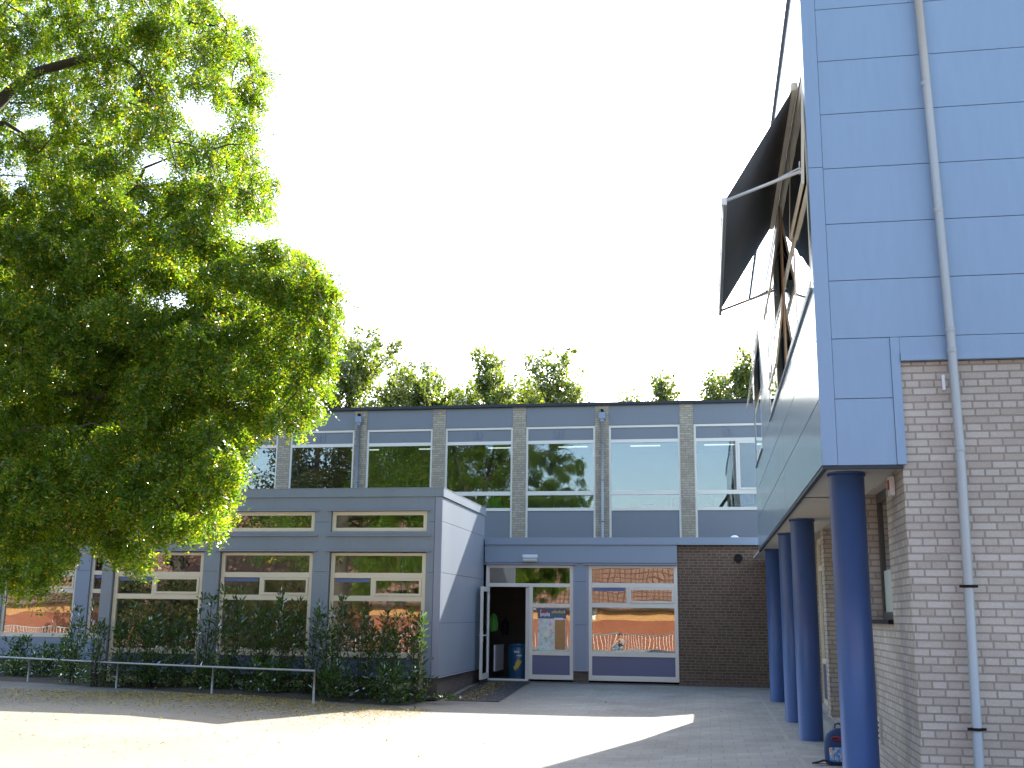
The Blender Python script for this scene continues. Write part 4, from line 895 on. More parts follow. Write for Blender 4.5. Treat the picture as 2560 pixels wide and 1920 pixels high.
# ------------------------------------------------------------------ big locust tree on the left
BL = [(-6.81,11.37,6.13,0.15),(-9.39,14.25,7.07,0.34),(-7.07,13.09,4.53,0.18),(-8.31,13.51,2.97,0.18),(-9.40,12.91,4.30,0.13),(-8.23,13.94,9.10,0.23),(-8.21,12.73,8.99,0.26),(-7.76,12.92,3.53,0.24),(-7.93,11.49,9.45,0.15),(-5.15,13.72,5.62,0.21),(-5.61,11.95,4.20,0.21),(-6.82,13.36,9.61,0.27),(-7.25,12.53,3.48,0.19),(-6.67,14.57,5.41,0.34),(-8.46,12.56,4.17,0.28),(-6.47,12.28,5.88,0.29),(-8.58,14.02,10.46,0.31),(-8.91,12.87,5.77,0.20),(-7.06,11.86,9.22,0.15),(-7.87,14.12,6.76,0.28),(-6.15,13.57,6.09,0.28),(-8.18,11.94,8.11,0.16),(-6.08,12.45,2.80,0.21),(-8.20,14.40,4.80,0.31),(-9.89,12.82,10.18,0.24),(-7.20,11.36,5.88,0.18),(-9.03,11.76,7.72,0.10),(-5.73,11.85,7.51,0.16),(-7.59,11.89,5.73,0.27),(-8.04,11.80,2.40,0.20),(-8.16,14.23,5.47,0.34),(-7.43,11.55,4.69,0.27),(-7.93,14.00,10.08,0.30),(-7.17,12.47,2.86,0.22),(-7.57,11.98,9.31,0.19),(-8.16,11.29,5.16,0.20),(-8.20,12.47,2.57,0.18),(-5.46,12.33,4.05,0.18),(-9.49,12.91,7.20,0.30),(-7.23,13.94,5.32,0.27),(-8.48,12.90,7.58,0.29),(-6.20,14.20,6.54,0.26),(-7.80,11.44,6.48,0.15),(-8.62,12.10,2.45,0.10),(-7.25,12.16,5.15,0.23),(-6.68,11.82,9.07,0.23),(-7.90,12.26,7.80,0.17),(-9.55,14.31,3.82,0.34),(-8.28,14.25,4.32,0.30),(-10.08,13.07,8.94,0.15),(-5.23,12.01,5.15,0.22),(-5.73,11.85,4.93,0.28),(-8.43,13.16,2.33,0.16),(-8.81,12.48,7.74,0.26),(-9.16,14.58,9.18,0.27),(-8.71,13.24,3.23,0.28),(-5.34,11.34,3.09,0.19),(-10.93,14.24,10.49,0.29),(-8.04,12.63,4.18,0.26),(-7.23,12.41,8.53,0.27),(-8.37,12.95,8.67,0.22),(-5.71,11.28,6.11,0.21),(-9.09,13.25,2.14,0.11),(-7.64,12.37,2.68,0.14),(-9.09,14.36,3.49,0.27),(-7.34,11.64,3.00,0.15),(-7.03,12.07,5.69,0.17),(-7.24,13.11,4.15,0.23),(-8.40,11.33,5.04,0.10),(-6.39,11.55,4.35,0.21),(-5.86,14.14,6.07,0.30),(-5.29,13.67,5.27,0.25),(-7.06,13.76,7.68,0.27),(-7.35,12.08,6.04,0.17),(-10.15,13.77,10.76,0.18),(-5.24,12.82,4.23,0.23),(-8.09,12.96,3.76,0.25),(-7.69,11.29,4.84,0.15),(-9.36,12.49,10.26,0.09),(-6.76,14.14,6.79,0.26),(-7.68,12.74,7.24,0.17),(-7.71,13.60,3.91,0.24),(-8.16,11.24,3.85,0.14),(-8.34,13.94,5.09,0.20),(-7.02,14.45,3.88,0.34),(-7.13,13.65,3.38,0.27),(-8.53,11.66,4.27,0.10),(-8.83,12.46,4.93,0.20),(-6.28,11.64,3.35,0.20),(-9.01,13.61,5.37,0.24),(-7.84,11.44,4.43,0.17),(-6.66,12.53,10.02,0.10),(-8.00,12.02,4.42,0.19),(-6.34,13.46,4.12,0.21),(-9.50,13.86,6.66,0.22),(-8.17,11.28,6.06,0.19),(-7.00,14.02,6.61,0.25),(-5.98,12.10,3.32,0.26),(-9.58,14.57,10.59,0.20),(-7.86,11.74,5.32,0.18),(-11.08,14.54,8.54,0.13),(-8.84,14.12,2.77,0.13),(-7.16,13.88,4.25,0.28),(-6.43,11.36,9.24,0.12),(-6.13,12.16,4.24,0.29),(-7.39,13.79,2.79,0.10),(-6.78,14.33,7.61,0.29),(-9.50,14.38,4.68,0.24),(-6.09,11.90,2.95,0.17),(-7.76,11.28,2.96,0.20),(-9.56,12.64,9.13,0.18),(-9.86,14.10,2.38,0.30),(-5.09,12.48,6.10,0.09),(-10.17,14.40,9.63,0.25),(-6.66,12.04,7.49,0.18),(-5.01,12.07,4.42,0.23),(-8.67,12.77,3.44,0.18),(-8.52,14.43,2.82,0.19),(-10.53,14.33,6.45,0.22),(-8.13,12.53,6.63,0.27),(-7.30,14.53,9.84,0.22),(-7.99,11.46,8.17,0.15),(-7.73,12.77,5.95,0.22),(-5.77,13.59,4.96,0.22),(-7.86,12.31,3.41,0.29),(-6.26,13.77,7.87,0.17),(-7.73,13.49,5.81,0.20),(-5.67,11.45,4.44,0.26),(-9.68,13.68,2.70,0.23),(-8.49,12.69,3.77,0.22),(-7.59,14.00,7.12,0.26),(-5.52,12.42,4.52,0.17),(-6.01,12.13,5.68,0.17),(-4.96,11.47,5.43,0.21),(-9.05,13.44,10.52,0.25),(-5.37,13.94,6.10,0.32),(-5.78,12.45,8.50,0.17),(-5.55,12.09,6.94,0.18),(-5.36,13.70,4.87,0.25),(-5.96,11.35,2.65,0.15),(-8.63,12.80,5.99,0.21),(-10.12,14.53,10.29,0.24),(-6.46,11.47,6.09,0.20),(-4.69,11.69,4.72,0.19),(-7.06,13.07,8.97,0.17),(-5.38,11.61,7.18,0.08),(-7.82,14.58,11.04,0.26),(-6.96,11.43,7.14,0.24),(-6.09,11.91,3.54,0.22),(-4.19,11.64,5.10,0.08),(-5.62,13.01,4.05,0.11),(-8.48,13.55,10.83,0.11),(-7.94,11.29,9.08,0.15),(-5.85,12.50,5.37,0.23),(-7.54,13.02,6.85,0.26),(-7.07,11.92,8.94,0.20),(-5.95,12.39,8.85,0.17),(-5.01,11.87,5.96,0.14),(-8.28,13.07,5.29,0.18),(-5.81,12.83,3.58,0.09),(-7.73,12.61,4.19,0.19),(-7.41,11.47,3.64,0.16),(-8.82,13.80,5.93,0.28),(-9.68,13.41,4.08,0.20),(-9.34,13.61,7.68,0.22),(-7.75,12.08,2.68,0.18),(-5.97,12.29,3.03,0.17),(-7.17,11.49,5.05,0.23),(-8.01,11.54,6.05,0.21),(-6.33,13.67,3.15,0.10),(-6.23,11.70,8.59,0.24),(-6.12,13.14,8.42,0.13),(-5.97,11.98,5.32,0.25),(-8.38,12.87,7.23,0.19),(-8.17,12.08,2.71,0.19),(-9.82,13.69,3.36,0.16),(-9.61,13.63,4.30,0.24),(-5.96,14.59,6.67,0.29),(-5.97,11.34,5.95,0.19),(-6.88,14.11,5.30,0.26),(-6.78,11.59,3.67,0.19),(-9.80,13.72,3.91,0.18),(-9.62,14.32,2.73,0.30),(-7.22,12.28,4.80,0.24),(-9.40,13.38,3.51,0.28),(-8.87,11.92,9.17,0.24),(-6.89,12.96,4.70,0.18),(-8.15,11.28,3.26,0.08),(-7.59,12.95,6.31,0.17),(-6.72,12.00,2.45,0.22),(-7.85,14.58,3.25,0.35),(-9.00,12.30,5.13,0.21),(-6.47,14.04,3.57,0.18),(-5.55,11.35,3.64,0.16),(-6.17,13.82,5.86,0.22),(-8.91,13.42,2.22,0.21),(-7.50,11.21,2.88,0.14),(-7.00,11.54,3.04,0.25),(-5.88,13.54,5.36,0.28),(-6.34,14.30,7.82,0.16),(-8.47,13.79,9.76,0.19),(-5.51,12.14,6.62,0.12),(-9.18,13.00,9.69,0.21),(-8.37,11.89,5.94,0.16),(-7.80,12.76,3.94,0.22),(-7.56,13.06,2.49,0.11),(-9.78,13.75,6.24,0.20),(-7.58,14.36,3.88,0.29),(-7.63,14.54,8.77,0.22),(-9.91,13.30,6.56,0.18),(-7.26,14.09,2.88,0.18),(-8.96,14.26,4.91,0.20),(-5.90,12.13,7.13,0.18),(-6.15,13.96,4.70,0.19),(-7.20,11.97,2.76,0.22),(-5.37,11.35,5.53,0.21),(-8.34,13.91,11.00,0.15),(-6.64,11.54,3.01,0.20),(-7.74,13.19,8.23,0.28),(-6.41,12.17,4.05,0.20),(-4.78,11.77,5.52,0.21),(-8.27,12.18,7.91,0.18),(-7.02,11.41,7.80,0.18),(-4.74,11.82,5.12,0.23),(-8.08,13.24,5.81,0.25),(-7.37,13.50,7.33,0.17),(-6.77,12.12,3.19,0.18),(-8.22,11.57,4.44,0.18),(-6.38,11.77,2.72,0.18),(-6.96,11.27,3.34,0.15),(-6.90,14.46,10.44,0.23),(-7.51,12.25,4.65,0.17),(-7.79,11.64,9.01,0.21),(-8.39,11.21,6.16,0.17),(-8.34,12.23,4.88,0.17),(-9.31,13.16,4.64,0.19),(-8.66,11.51,6.03,0.09),(-9.97,13.48,5.92,0.17),(-9.49,14.38,3.00,0.25),(-9.96,14.53,4.82,0.20),(-5.33,11.84,5.91,0.19),(-10.11,14.56,7.55,0.29),(-6.43,12.89,9.79,0.13),(-8.66,14.44,4.68,0.29),(-9.67,13.90,5.71,0.21),(-7.76,14.19,3.54,0.23),(-4.16,11.34,4.76,0.15),(-8.85,13.98,8.41,0.21),(-9.83,14.10,3.10,0.32),(-10.30,14.51,7.88,0.19),(-5.13,13.65,4.69,0.10),(-9.91,13.02,7.66,0.11),(-9.87,13.79,3.00,0.13),(-8.24,11.38,9.46,0.08),(-6.44,11.27,7.43,0.24),(-8.29,14.43,11.12,0.19),(-7.92,14.04,9.32,0.18),(-5.74,11.50,5.93,0.16),(-6.78,14.19,6.17,0.27),(-6.76,12.19,2.24,0.09),(-8.01,13.32,7.15,0.19),(-6.10,14.48,4.39,0.16),(-7.86,14.20,5.65,0.19),(-9.60,12.85,7.96,0.20),(-7.46,13.30,6.11,0.18),(-6.56,11.57,4.97,0.21),(-8.05,11.40,4.88,0.15),(-6.66,12.26,4.79,0.27),(-5.44,11.94,4.96,0.17),(-8.11,11.95,6.46,0.18),(-9.17,14.27,3.13,0.22),(-10.25,13.90,5.45,0.13),(-9.50,13.72,3.89,0.27),(-8.50,13.81,6.82,0.18),(-10.15,14.56,9.05,0.23),(-7.43,11.39,9.35,0.14),(-6.90,11.26,9.15,0.16),(-9.13,14.33,4.27,0.26),(-7.01,11.97,2.50,0.09),(-4.38,11.46,4.49,0.21),(-7.70,14.50,5.82,0.23),(-10.68,13.97,11.31,0.10),(-6.38,11.72,5.12,0.22),(-8.97,12.09,5.86,0.18),(-6.16,13.55,3.97,0.19),(-6.18,11.87,5.14,0.17),(-5.58,11.28,6.53,0.16),(-10.21,14.15,6.73,0.25),(-6.98,13.78,6.16,0.20),(-6.24,11.68,6.42,0.18),(-5.29,11.34,7.34,0.12),(-7.52,12.28,4.36,0.19),(-9.80,14.56,5.22,0.22),(-5.08,11.84,4.70,0.23),(-5.29,11.24,3.30,0.20),(-9.96,14.37,5.39,0.21),(-6.55,14.16,9.92,0.14),(-8.07,11.30,2.88,0.15),(-5.47,11.55,2.68,0.10),(-9.52,12.97,4.90,0.13),(-6.94,12.49,2.73,0.12),(-7.81,14.12,8.95,0.18),(-7.55,13.78,3.96,0.19),(-8.75,14.54,8.28,0.23),(-8.35,13.66,5.42,0.21),(-10.60,14.53,8.96,0.27),(-7.07,12.34,7.02,0.20),(-8.31,14.60,2.88,0.27),(-7.16,12.37,4.17,0.20),(-9.62,12.39,8.89,0.10),(-8.50,11.80,3.49,0.15),(-6.53,13.60,4.81,0.29),(-4.63,11.93,4.05,0.11),(-6.31,11.50,2.28,0.10),(-5.87,11.47,7.06,0.15),(-10.13,14.56,10.92,0.26),(-8.08,11.38,2.64,0.17),(-8.42,13.11,4.90,0.19),(-9.40,14.48,7.66,0.23),(-10.21,14.54,8.42,0.19),(-4.64,11.22,3.76,0.09),(-6.71,13.72,8.20,0.22),(-8.19,11.52,2.19,0.08),(-8.15,11.20,7.98,0.15),(-7.88,12.45,6.86,0.19),(-5.85,14.55,4.81,0.19),(-9.20,14.59,8.00,0.33),(-6.25,12.80,8.51,0.21),(-6.72,14.51,8.75,0.10),(-6.56,12.30,3.85,0.17),(-7.30,11.22,2.20,0.17),(-6.90,11.93,4.41,0.17),(-8.25,11.96,3.81,0.19),(-6.39,11.50,2.93,0.15),(-7.31,11.44,2.33,0.15),(-10.92,14.51,7.91,0.21),(-7.02,13.70,6.79,0.20),(-10.73,14.55,11.64,0.15),(-4.40,11.87,5.30,0.18),(-7.02,14.45,5.96,0.19),(-5.51,11.89,3.61,0.20),(-4.50,11.52,4.14,0.17),(-10.39,13.57,8.87,0.18),(-7.34,14.55,3.10,0.19),(-9.80,12.55,9.67,0.14),(-7.43,11.22,7.05,0.14),(-5.51,13.49,5.42,0.26),(-6.25,11.66,6.75,0.20),(-10.30,13.76,7.01,0.19),(-10.20,14.43,6.16,0.22),(-9.77,14.51,9.83,0.29),(-4.96,13.49,5.14,0.10),(-7.39,11.21,2.02,0.08),(-6.92,13.87,7.36,0.27),(-9.01,14.19,7.16,0.21),(-10.70,13.55,10.99,0.11),(-7.93,11.91,5.97,0.20),(-6.72,14.07,2.81,0.10),(-10.37,13.91,9.36,0.21),(-8.43,11.91,4.14,0.15),(-6.70,14.36,3.05,0.12),(-7.36,11.63,2.45,0.08),(-11.33,14.58,10.35,0.14),(-5.03,13.96,5.64,0.11),(-5.97,12.31,6.64,0.11),(-6.58,14.58,4.39,0.20),(-9.61,12.66,7.27,0.11),(-6.96,14.22,4.46,0.27),(-5.26,14.11,4.93,0.13),(-9.97,13.65,9.81,0.22),(-7.38,11.34,2.02,0.08),(-6.30,14.29,4.19,0.10),(-6.73,12.94,9.77,0.20),(-6.98,14.30,2.86,0.13),(-9.34,12.01,8.94,0.12),(-6.80,14.41,9.38,0.20),(-8.20,13.91,6.93,0.20),(-5.00,13.49,5.01,0.14),(-7.42,14.46,4.95,0.23),(-7.47,13.24,4.90,0.17),(-9.05,12.26,4.87,0.08),(-9.63,14.41,10.20,0.19),(-10.64,14.54,5.13,0.16),(-4.47,11.47,5.57,0.13),(-7.10,12.90,10.28,0.11),(-8.97,13.41,10.80,0.10),(-8.40,11.67,3.18,0.11),(-7.74,14.48,8.40,0.19),(-6.98,14.03,3.27,0.19),(-5.26,11.36,4.32,0.16),(-6.80,11.89,8.56,0.15),(-8.14,11.51,3.62,0.18),(-5.79,12.54,8.30,0.09),(-7.31,14.07,7.36,0.18),(-5.87,11.35,8.98,0.14),(-7.70,13.15,3.30,0.19),(-8.50,14.44,3.11,0.21),(-11.16,14.56,8.98,0.12),(-6.87,13.79,5.52,0.19),(-10.17,13.46,7.21,0.10),(-7.80,11.37,6.88,0.17),(-5.97,11.48,3.23,0.18),(-6.19,13.86,7.33,0.10),(-10.57,14.48,7.61,0.22),(-9.41,14.05,8.63,0.20),(-7.40,11.97,4.80,0.16),(-10.14,14.26,11.41,0.13),(-8.39,11.56,3.65,0.10),(-7.71,12.20,9.05,0.21),(-7.84,11.61,2.06,0.09),(-7.88,13.82,2.46,0.11),(-8.98,14.46,6.59,0.21),(-6.40,13.93,8.20,0.10),(-8.12,13.74,5.79,0.18),(-6.58,13.61,3.42,0.22),(-6.51,13.24,6.83,0.09),(-8.87,12.44,6.75,0.18),(-9.66,13.63,6.80,0.22),(-8.89,11.29,9.20,0.09),(-5.81,11.29,4.76,0.15),(-5.31,12.56,6.00,0.17),(-7.95,11.42,2.07,0.09),(-5.84,11.76,8.77,0.16),(-9.93,13.80,5.71,0.25),(-5.81,11.57,2.63,0.08),(-6.37,11.52,4.06,0.16),(-8.78,12.35,7.11,0.20),(-6.54,14.30,9.72,0.11),(-8.18,14.38,3.61,0.27),(-7.90,12.06,5.22,0.16),(-6.34,14.45,6.91,0.15),(-6.48,12.12,3.16,0.17),(-7.57,14.35,6.84,0.21),(-8.80,14.40,2.86,0.11),(-6.75,11.32,5.18,0.15),(-5.01,11.30,6.33,0.08),(-6.39,11.60,5.59,0.16),(-6.97,12.42,3.47,0.16),(-9.41,14.24,4.27,0.22),(-8.64,14.49,6.77,0.21),(-7.92,12.21,5.58,0.17),(-8.15,13.90,3.91,0.20),(-6.84,11.23,6.44,0.17),(-8.31,11.90,5.69,0.17),(-6.51,11.36,5.72,0.17),(-7.74,11.26,5.08,0.16),(-9.41,13.99,9.05,0.22),(-6.99,11.27,6.03,0.16),(-9.35,14.50,4.01,0.22),(-7.56,11.26,3.12,0.18),(-9.31,14.37,4.90,0.22),(-7.96,14.09,3.17,0.19),(-8.90,11.94,5.60,0.11),(-4.44,11.82,5.50,0.09),(-5.91,11.44,8.04,0.17),(-6.13,14.50,4.66,0.25),(-10.08,14.25,2.19,0.11),(-7.61,14.55,11.30,0.13),(-9.17,14.44,6.83,0.21),(-9.21,14.32,2.64,0.20),(-9.70,14.45,5.99,0.19),(-6.77,14.06,3.08,0.22),(-7.60,11.34,6.61,0.17),(-7.11,11.22,6.86,0.18),(-6.82,12.47,6.27,0.16),(-9.54,14.50,6.69,0.21),(-5.63,13.79,5.14,0.21),(-5.41,14.09,4.57,0.13),(-7.73,11.20,3.21,0.15)]
tr_ = thing('locust_tree', (-11.2, 12.9, 0), 'large leafy locust tree reaching in from the left with drooping yellow-green branches', 'tree')
rng = np.random.default_rng(3)
cen = [b_[:3] for b_ in BL]; rad_ = [b_[3]*0.95 for b_ in BL]
for b_ in BL:                                   # drooping side tufts that break up the outline
    for _ in range(rng.integers(0, 3)):
        a_ = rng.uniform(0, 2*math.pi); q_ = b_[3]*rng.uniform(0.85, 1.25); s_ = rng.uniform(.06, .12)
        cen.append((b_[0]+q_*math.cos(a_), b_[1]+rng.uniform(-.15, .15), b_[2]+q_*math.sin(a_)*0.9-0.06)); rad_.append(s_)
lv = np.concatenate([sprays(rng, [c for c in cen if c[2] > 6.8], [r for c, r in zip(cen, rad_) if c[2] > 6.8], 116, Lr=0.21, npair=7, ll=0.047, lw=0.013, down=0.9), sprays(rng, [c for c in cen if c[2] <= 6.8], [r for c, r in zip(cen, rad_) if c[2] <= 6.8], 165, Lr=0.22, npair=7, ll=0.047, lw=0.013, down=1.1)])
oc, orr = [], []
for _ in range(900):
    c = (rng.uniform(-17, -6), rng.uniform(8.5, 17), rng.uniform(3.2, 13.5))
    if ((c[0]+11.2)/5.5)**2+((c[1]-12.9)/4.5)**2+((c[2]-8.2)/5.4)**2 > 1: continue
    r_ = rng.uniform(0.45, 0.75)
    if c[0] < -0.715*c[1]-r_-0.5 or c[2]-1.6 > 0.64*c[1]+r_+0.3:
        if all((c[0]-a[0])**2+(c[1]-a[1])**2+(c[2]-a[2])**2 > 0.75**2 for a in oc): oc.append(c); orr.append(r_)
lv2 = clump_leaves(rng, oc, orr, 900, 0.11, 0.03)
arr_mesh('crown', np.concatenate([lv, lv2]), 4, M['leaf'], tr_)
tk = MB()
TP = [(-11.2, 12.9, -0.1), (-11.15, 12.9, 2.0), (-11.0, 12.85, 4.5), (-10.7, 12.8, 6.4), (-10.1, 12.7, 7.9), (-9.7, 12.6, 8.45)]
tk.tube(TP, [0.34, 0.27, 0.23, 0.19, 0.15, 0.12], 14)
limbs = [
 [(-9.75, 12.6, 8.4), (-9.45, 12.6, 8.72), (-9.0, 12.55, 8.95), (-8.45, 12.5, 9.03), (-7.95, 12.5, 9.10), (-7.35, 12.45, 9.30), (-7.1, 12.4, 9.45), (-6.75, 12.4, 9.40), (-6.3, 12.4, 9.32)],
 [(-10.1, 12.7, 7.9), (-9.5, 12.6, 8.25), (-9.05, 12.5, 7.95), (-8.7, 12.3, 7.6)],
 [(-10.7, 12.8, 6.4), (-9.6, 12.9, 6.6), (-8.4, 12.8, 6.7), (-7.6, 12.6, 6.95), (-7.35, 12.5, 7.10), (-7.0, 12.5, 7.12), (-6.5, 12.5, 7.10), (-6.0, 12.5, 7.0)],
 [(-7.35, 12.5, 7.10), (-7.25, 12.5, 7.38), (-6.9, 12.5, 7.5), (-6.5, 12.5, 7.62)],
 [(-11.0, 12.85, 4.5), (-9.8, 12.6, 4.5), (-8.4, 12.3, 4.35), (-7.4, 12.2, 4.2), (-6.9, 12.2, 4.45), (-6.3, 12.3, 4.6), (-5.6, 12.4, 4.7)],
 [(-10.9, 12.8, 5.2), (-9.4, 13.2, 5.5), (-8.0, 13.2, 5.45), (-6.8, 13.0, 5.5), (-5.7, 12.8, 5.45), (-5.0, 12.7, 5.3)],
 [(-7.95, 12.5, 9.10), (-7.4, 12.2, 8.75), (-7.0, 12.0, 8.3), (-6.75, 11.9, 7.9)],
 [(-11.0, 12.85, 4.5), (-10.0, 12.2, 3.9), (-9.2, 11.9, 3.3), (-8.5, 11.8, 2.9)],
 [(-9.8, 12.6, 4.5), (-8.8, 12.7, 3.6), (-7.9, 12.7, 3.2), (-7.1, 12.7, 3.05)],
 [(-10.7, 12.8, 6.4), (-11.6, 13.2, 8.4), (-12.0, 13.4, 10.6), (-11.8, 13.2, 12.2)], [(-10.9, 12.8, 5.2), (-12.6, 12.2, 6.4), (-14.2, 11.8, 7.2)], [(-10.3, 12.7, 7.6), (-10.0, 12.0, 9.8), (-9.4, 11.6, 11.4)]]
nodes = []
for i, l_ in enumerate(limbs):
    r0 = [0.085, 0.05, 0.062, 0.026, 0.06, 0.055, 0.030, 0.05, 0.045, 0.12, 0.10, 0.10][i]
    m_ = len(l_); tk.tube(l_, [r0*(1-0.82*k_/(m_-1)) for k_ in range(m_)], 8)
    for a_, b_ in zip(l_[:-1], l_[1:]):
        for t in (0, .5): nodes.append([a_[j]+(b_[j]-a_[j])*t for j in range(3)])
    nodes.append(list(l_[-1]))
N_ = np.array(nodes); order = sorted(range(len(BL)), key=lambda i: np.min(np.linalg.norm(N_-np.array(BL[i][:3]), axis=1)))
for i in order:
    c = np.array(BL[i][:3]); dd_ = np.linalg.norm(N_-c, axis=1) + 0.35*np.maximum(0, N_[:, 0]-c[0]); j = int(np.argmin(dd_)); a_ = N_[j]
    L_ = np.linalg.norm(c-a_)
    if L_ > 0.05:
        mid = (a_+c)/2+np.array([rng.uniform(-.05, .05), rng.uniform(-.05, .05), 0.10*L_+rng.uniform(-.02, .04)])
        tk.tube([a_, mid, c], [0.008+0.006*L_, 0.007+0.004*L_, 0.004], 5, caps=False)
        N_ = np.vstack([N_, mid, c])
tk.build('trunk', M['bark'], tr_)

# ------------------------------------------------------------------ trees beyond the roof
def far_tree(x, y, h, hw, dens, label, seed, lean=0, airy=1.0):
    r_ = np.random.default_rng(seed)
    t = thing('background_tree', (x, y, 0), label, 'tree', 'trees showing above the school roof')
    cen, rad = [], []; m = MB()
    m.tube([(x, y, -0.2), (x+0.1, y, h*0.5), (x+lean*0.6, y, h*0.8), (x+lean, y, h-0.5)], [0.22, 0.15, 0.08, 0.015], 8)
    nb = int(12+hw*9)
    for b_ in range(nb):                      # upward sweeping boughs, each carrying its own tufts
        f_ = (b_+0.5)/nb; a_ = r_.uniform(0, 2*math.pi); z0 = h-1.5-5.5*f_
        rr = hw*(0.6+0.9*math.sqrt(f_))*r_.uniform(0.4, 1.2); top = min(h-0.1-0.5*r_.random(), z0+r_.uniform(1.2, 3.0))
        e = (x+lean*(1-f_)+rr*math.cos(a_), y+rr*math.sin(a_), top-0.9*r_.random()*f_)
        if b_ == 0: e = (x+lean, y, h-0.1)
        s0 = (x+lean*0.5*(1-f_), y, z0); m.tube([s0, ((s0[0]+e[0])/2, (s0[1]+e[1])/2, (s0[2]*0.6+e[2]*0.4)), e], [0.05, 0.035, 0.01], 5, caps=False)
        for q in range(5):
            u = 0.35+0.68*q/4
            cen.append((s0[0]+(e[0]-s0[0])*u+r_.normal()*.18, s0[1]+(e[1]-s0[1])*u+r_.normal()*.2, s0[2]+(e[2]-s0[2])*u**1.2+r_.normal()*.12)); rad.append(r_.uniform(0.22, 0.50)*airy*(1.15-0.35*u))
    arr_mesh('crown', clump_leaves(r_, cen, rad, dens*1.5, 0.22, 0.075), 4, M['leaf_far'], t)
    m.build('trunk', M['bark'], t)
FT = [(-18.7, 55, 16.2, 2.6, 400, 'tall dense dark tree above the roof, right beside the locust crown', 0),
 (-20.9, 52, 14.9, 2.4, 380, 'dense tree above the roof half hidden behind the locust leaves', 0),
 (-16.2, 57, 14.4, 1.9, 330, 'low rounded treetop just right of the tall dense dark tree', 0),
 (-14.2, 54, 14.3, 1.8, 330, 'bushy treetop left of the pair of taller slender trees', 0),
 (-12.4, 58, 14.1, 1.5, 300, 'short treetop hugging the roof edge left of the slender trees', 0),
 (-10.9, 55, 15.1, 1.0, 330, 'slender pointed tree, left one of the two tallest in the middle of the roof', 0.1),
 (-9.4, 59, 14.5, 0.9, 280, 'small treetop between the two slender tall trees', 0),
 (-7.9, 55, 15.2, 1.2, 240, 'airy pointed tree, right one of the two tallest in the middle of the roof', -0.1),
 (-6.7, 56, 13.9, 0.7, 220, 'thin sparse treetop right of the airy pointed tree', 0),
 (-4.2, 56, 12.9, 0.9, 150, 'barely visible twig tips above the roof in the open gap', 0),
 (-2.0, 55, 13.8, 0.8, 250, 'small yellowish treetop standing alone above the right part of the roof', 0.2),
 (-17.4, 60, 15.6, 2.2, 330, 'broad low crown filling the gap beside the tall dense dark tree', 0),
 (-15.2, 60, 14.7, 2.0, 330, 'low crown filling the roofline left of the slender trees', 0),
 (-13.2, 61, 14.7, 1.9, 330, 'low crown right behind the bushy treetop', 0),
 (-10.2, 61, 14.8, 1.8, 330, 'low crown at the foot of the two slender tall trees', 0),
 (-8.6, 62, 14.7, 1.6, 300, 'low crown behind the airy pointed tree', 0),
 (0.5, 56, 14.1, 1.0, 240, 'loose yellow-green treetop left of the one next to the blue building', 0),
 (2.3, 55, 14.7, 1.1, 330, 'treetop directly beside the edge of the blue building', 0)]
for k_, a_ in enumerate(FT): far_tree(a_[0], a_[1], a_[2], a_[3], a_[4], a_[5], 100+k_, a_[6])

# ------------------------------------------------------------------ shrubs in the bed
def shrub(x, y, h, w_, nst, nleaf, seed, label, L=0.125, W=0.016, grp='tall leafy shrubs in front of the extension'):
    r_ = np.random.default_rng(seed)
    t = thing('shrub', (x, y, 0), label, 'shrub', grp); nleaf = int(nleaf*0.68)
    m = MB(); pts, dirs = [], []
    for s_ in range(nst):
        a_ = r_.uniform(0, 2*math.pi); q = w_*r_.uniform(0.15, 1); bx_, by_ = x+0.35*q*math.cos(a_), y+0.25*q*math.sin(a_)
        tx, ty = x+q*math.cos(a_), y+0.55*q*math.sin(a_); ht = h*(r_.uniform(0.55, 1.0) if s_ else 1.0)
        P_ = [Vector((bx_, by_, 0.0)), Vector(((bx_*2+tx)/3, (by_*2+ty)/3, ht*0.4)), Vector((tx, ty, ht*0.75)), Vector((tx+r_.uniform(-.06, .06), ty, ht))]
        m.tube(P_, [0.010, 0.008, 0.006, 0.003], 5, caps=False)
        k = int(nleaf/nst*(ht/h))
        for _ in range(k):
            u = r_.random()**0.75*3*0.999; i = int(u); f_ = u-i; p = P_[i].lerp(P_[i+1], f_)
            pts.append(tuple(p)); dirs.append((r_.normal(), r_.normal()*0.8, 0.55+0.6*r_.random()))
        for _ in range(9):
            pts.append(tuple(P_[3].lerp(P_[2], 0.12*r_.random()))); dirs.append((r_.normal()*0.6, r_.normal()*0.6, 1.0))
        # low dense skirt
        for _ in range(int(k*0.75)):
            pts.append((x+r_.normal()*w_*0.55, y+r_.normal()*w_*0.35, abs(r_.normal())*0.42*min(1, h)+gz(x, y))); dirs.append((r_.normal(), r_.normal(), 0.6))
    p = np.array(pts); d = unit(np.array(dirs)); p[:, 2] = np.maximum(p[:, 2], gz(x, y)+0.03)
    p += d*r_.uniform(0, 0.10, len(p))[:, None]
    s = unit(np.cross(d, r_.normal(size=d.shape)))
    arr_mesh('leaves', kites(p, d, s, L*r_.uniform(0.6, 1.25, len(p)), W*r_.uniform(0.8, 1.3, len(p))), 4, M['laurel'], t)
    m.build('stems', M['bark'], t)
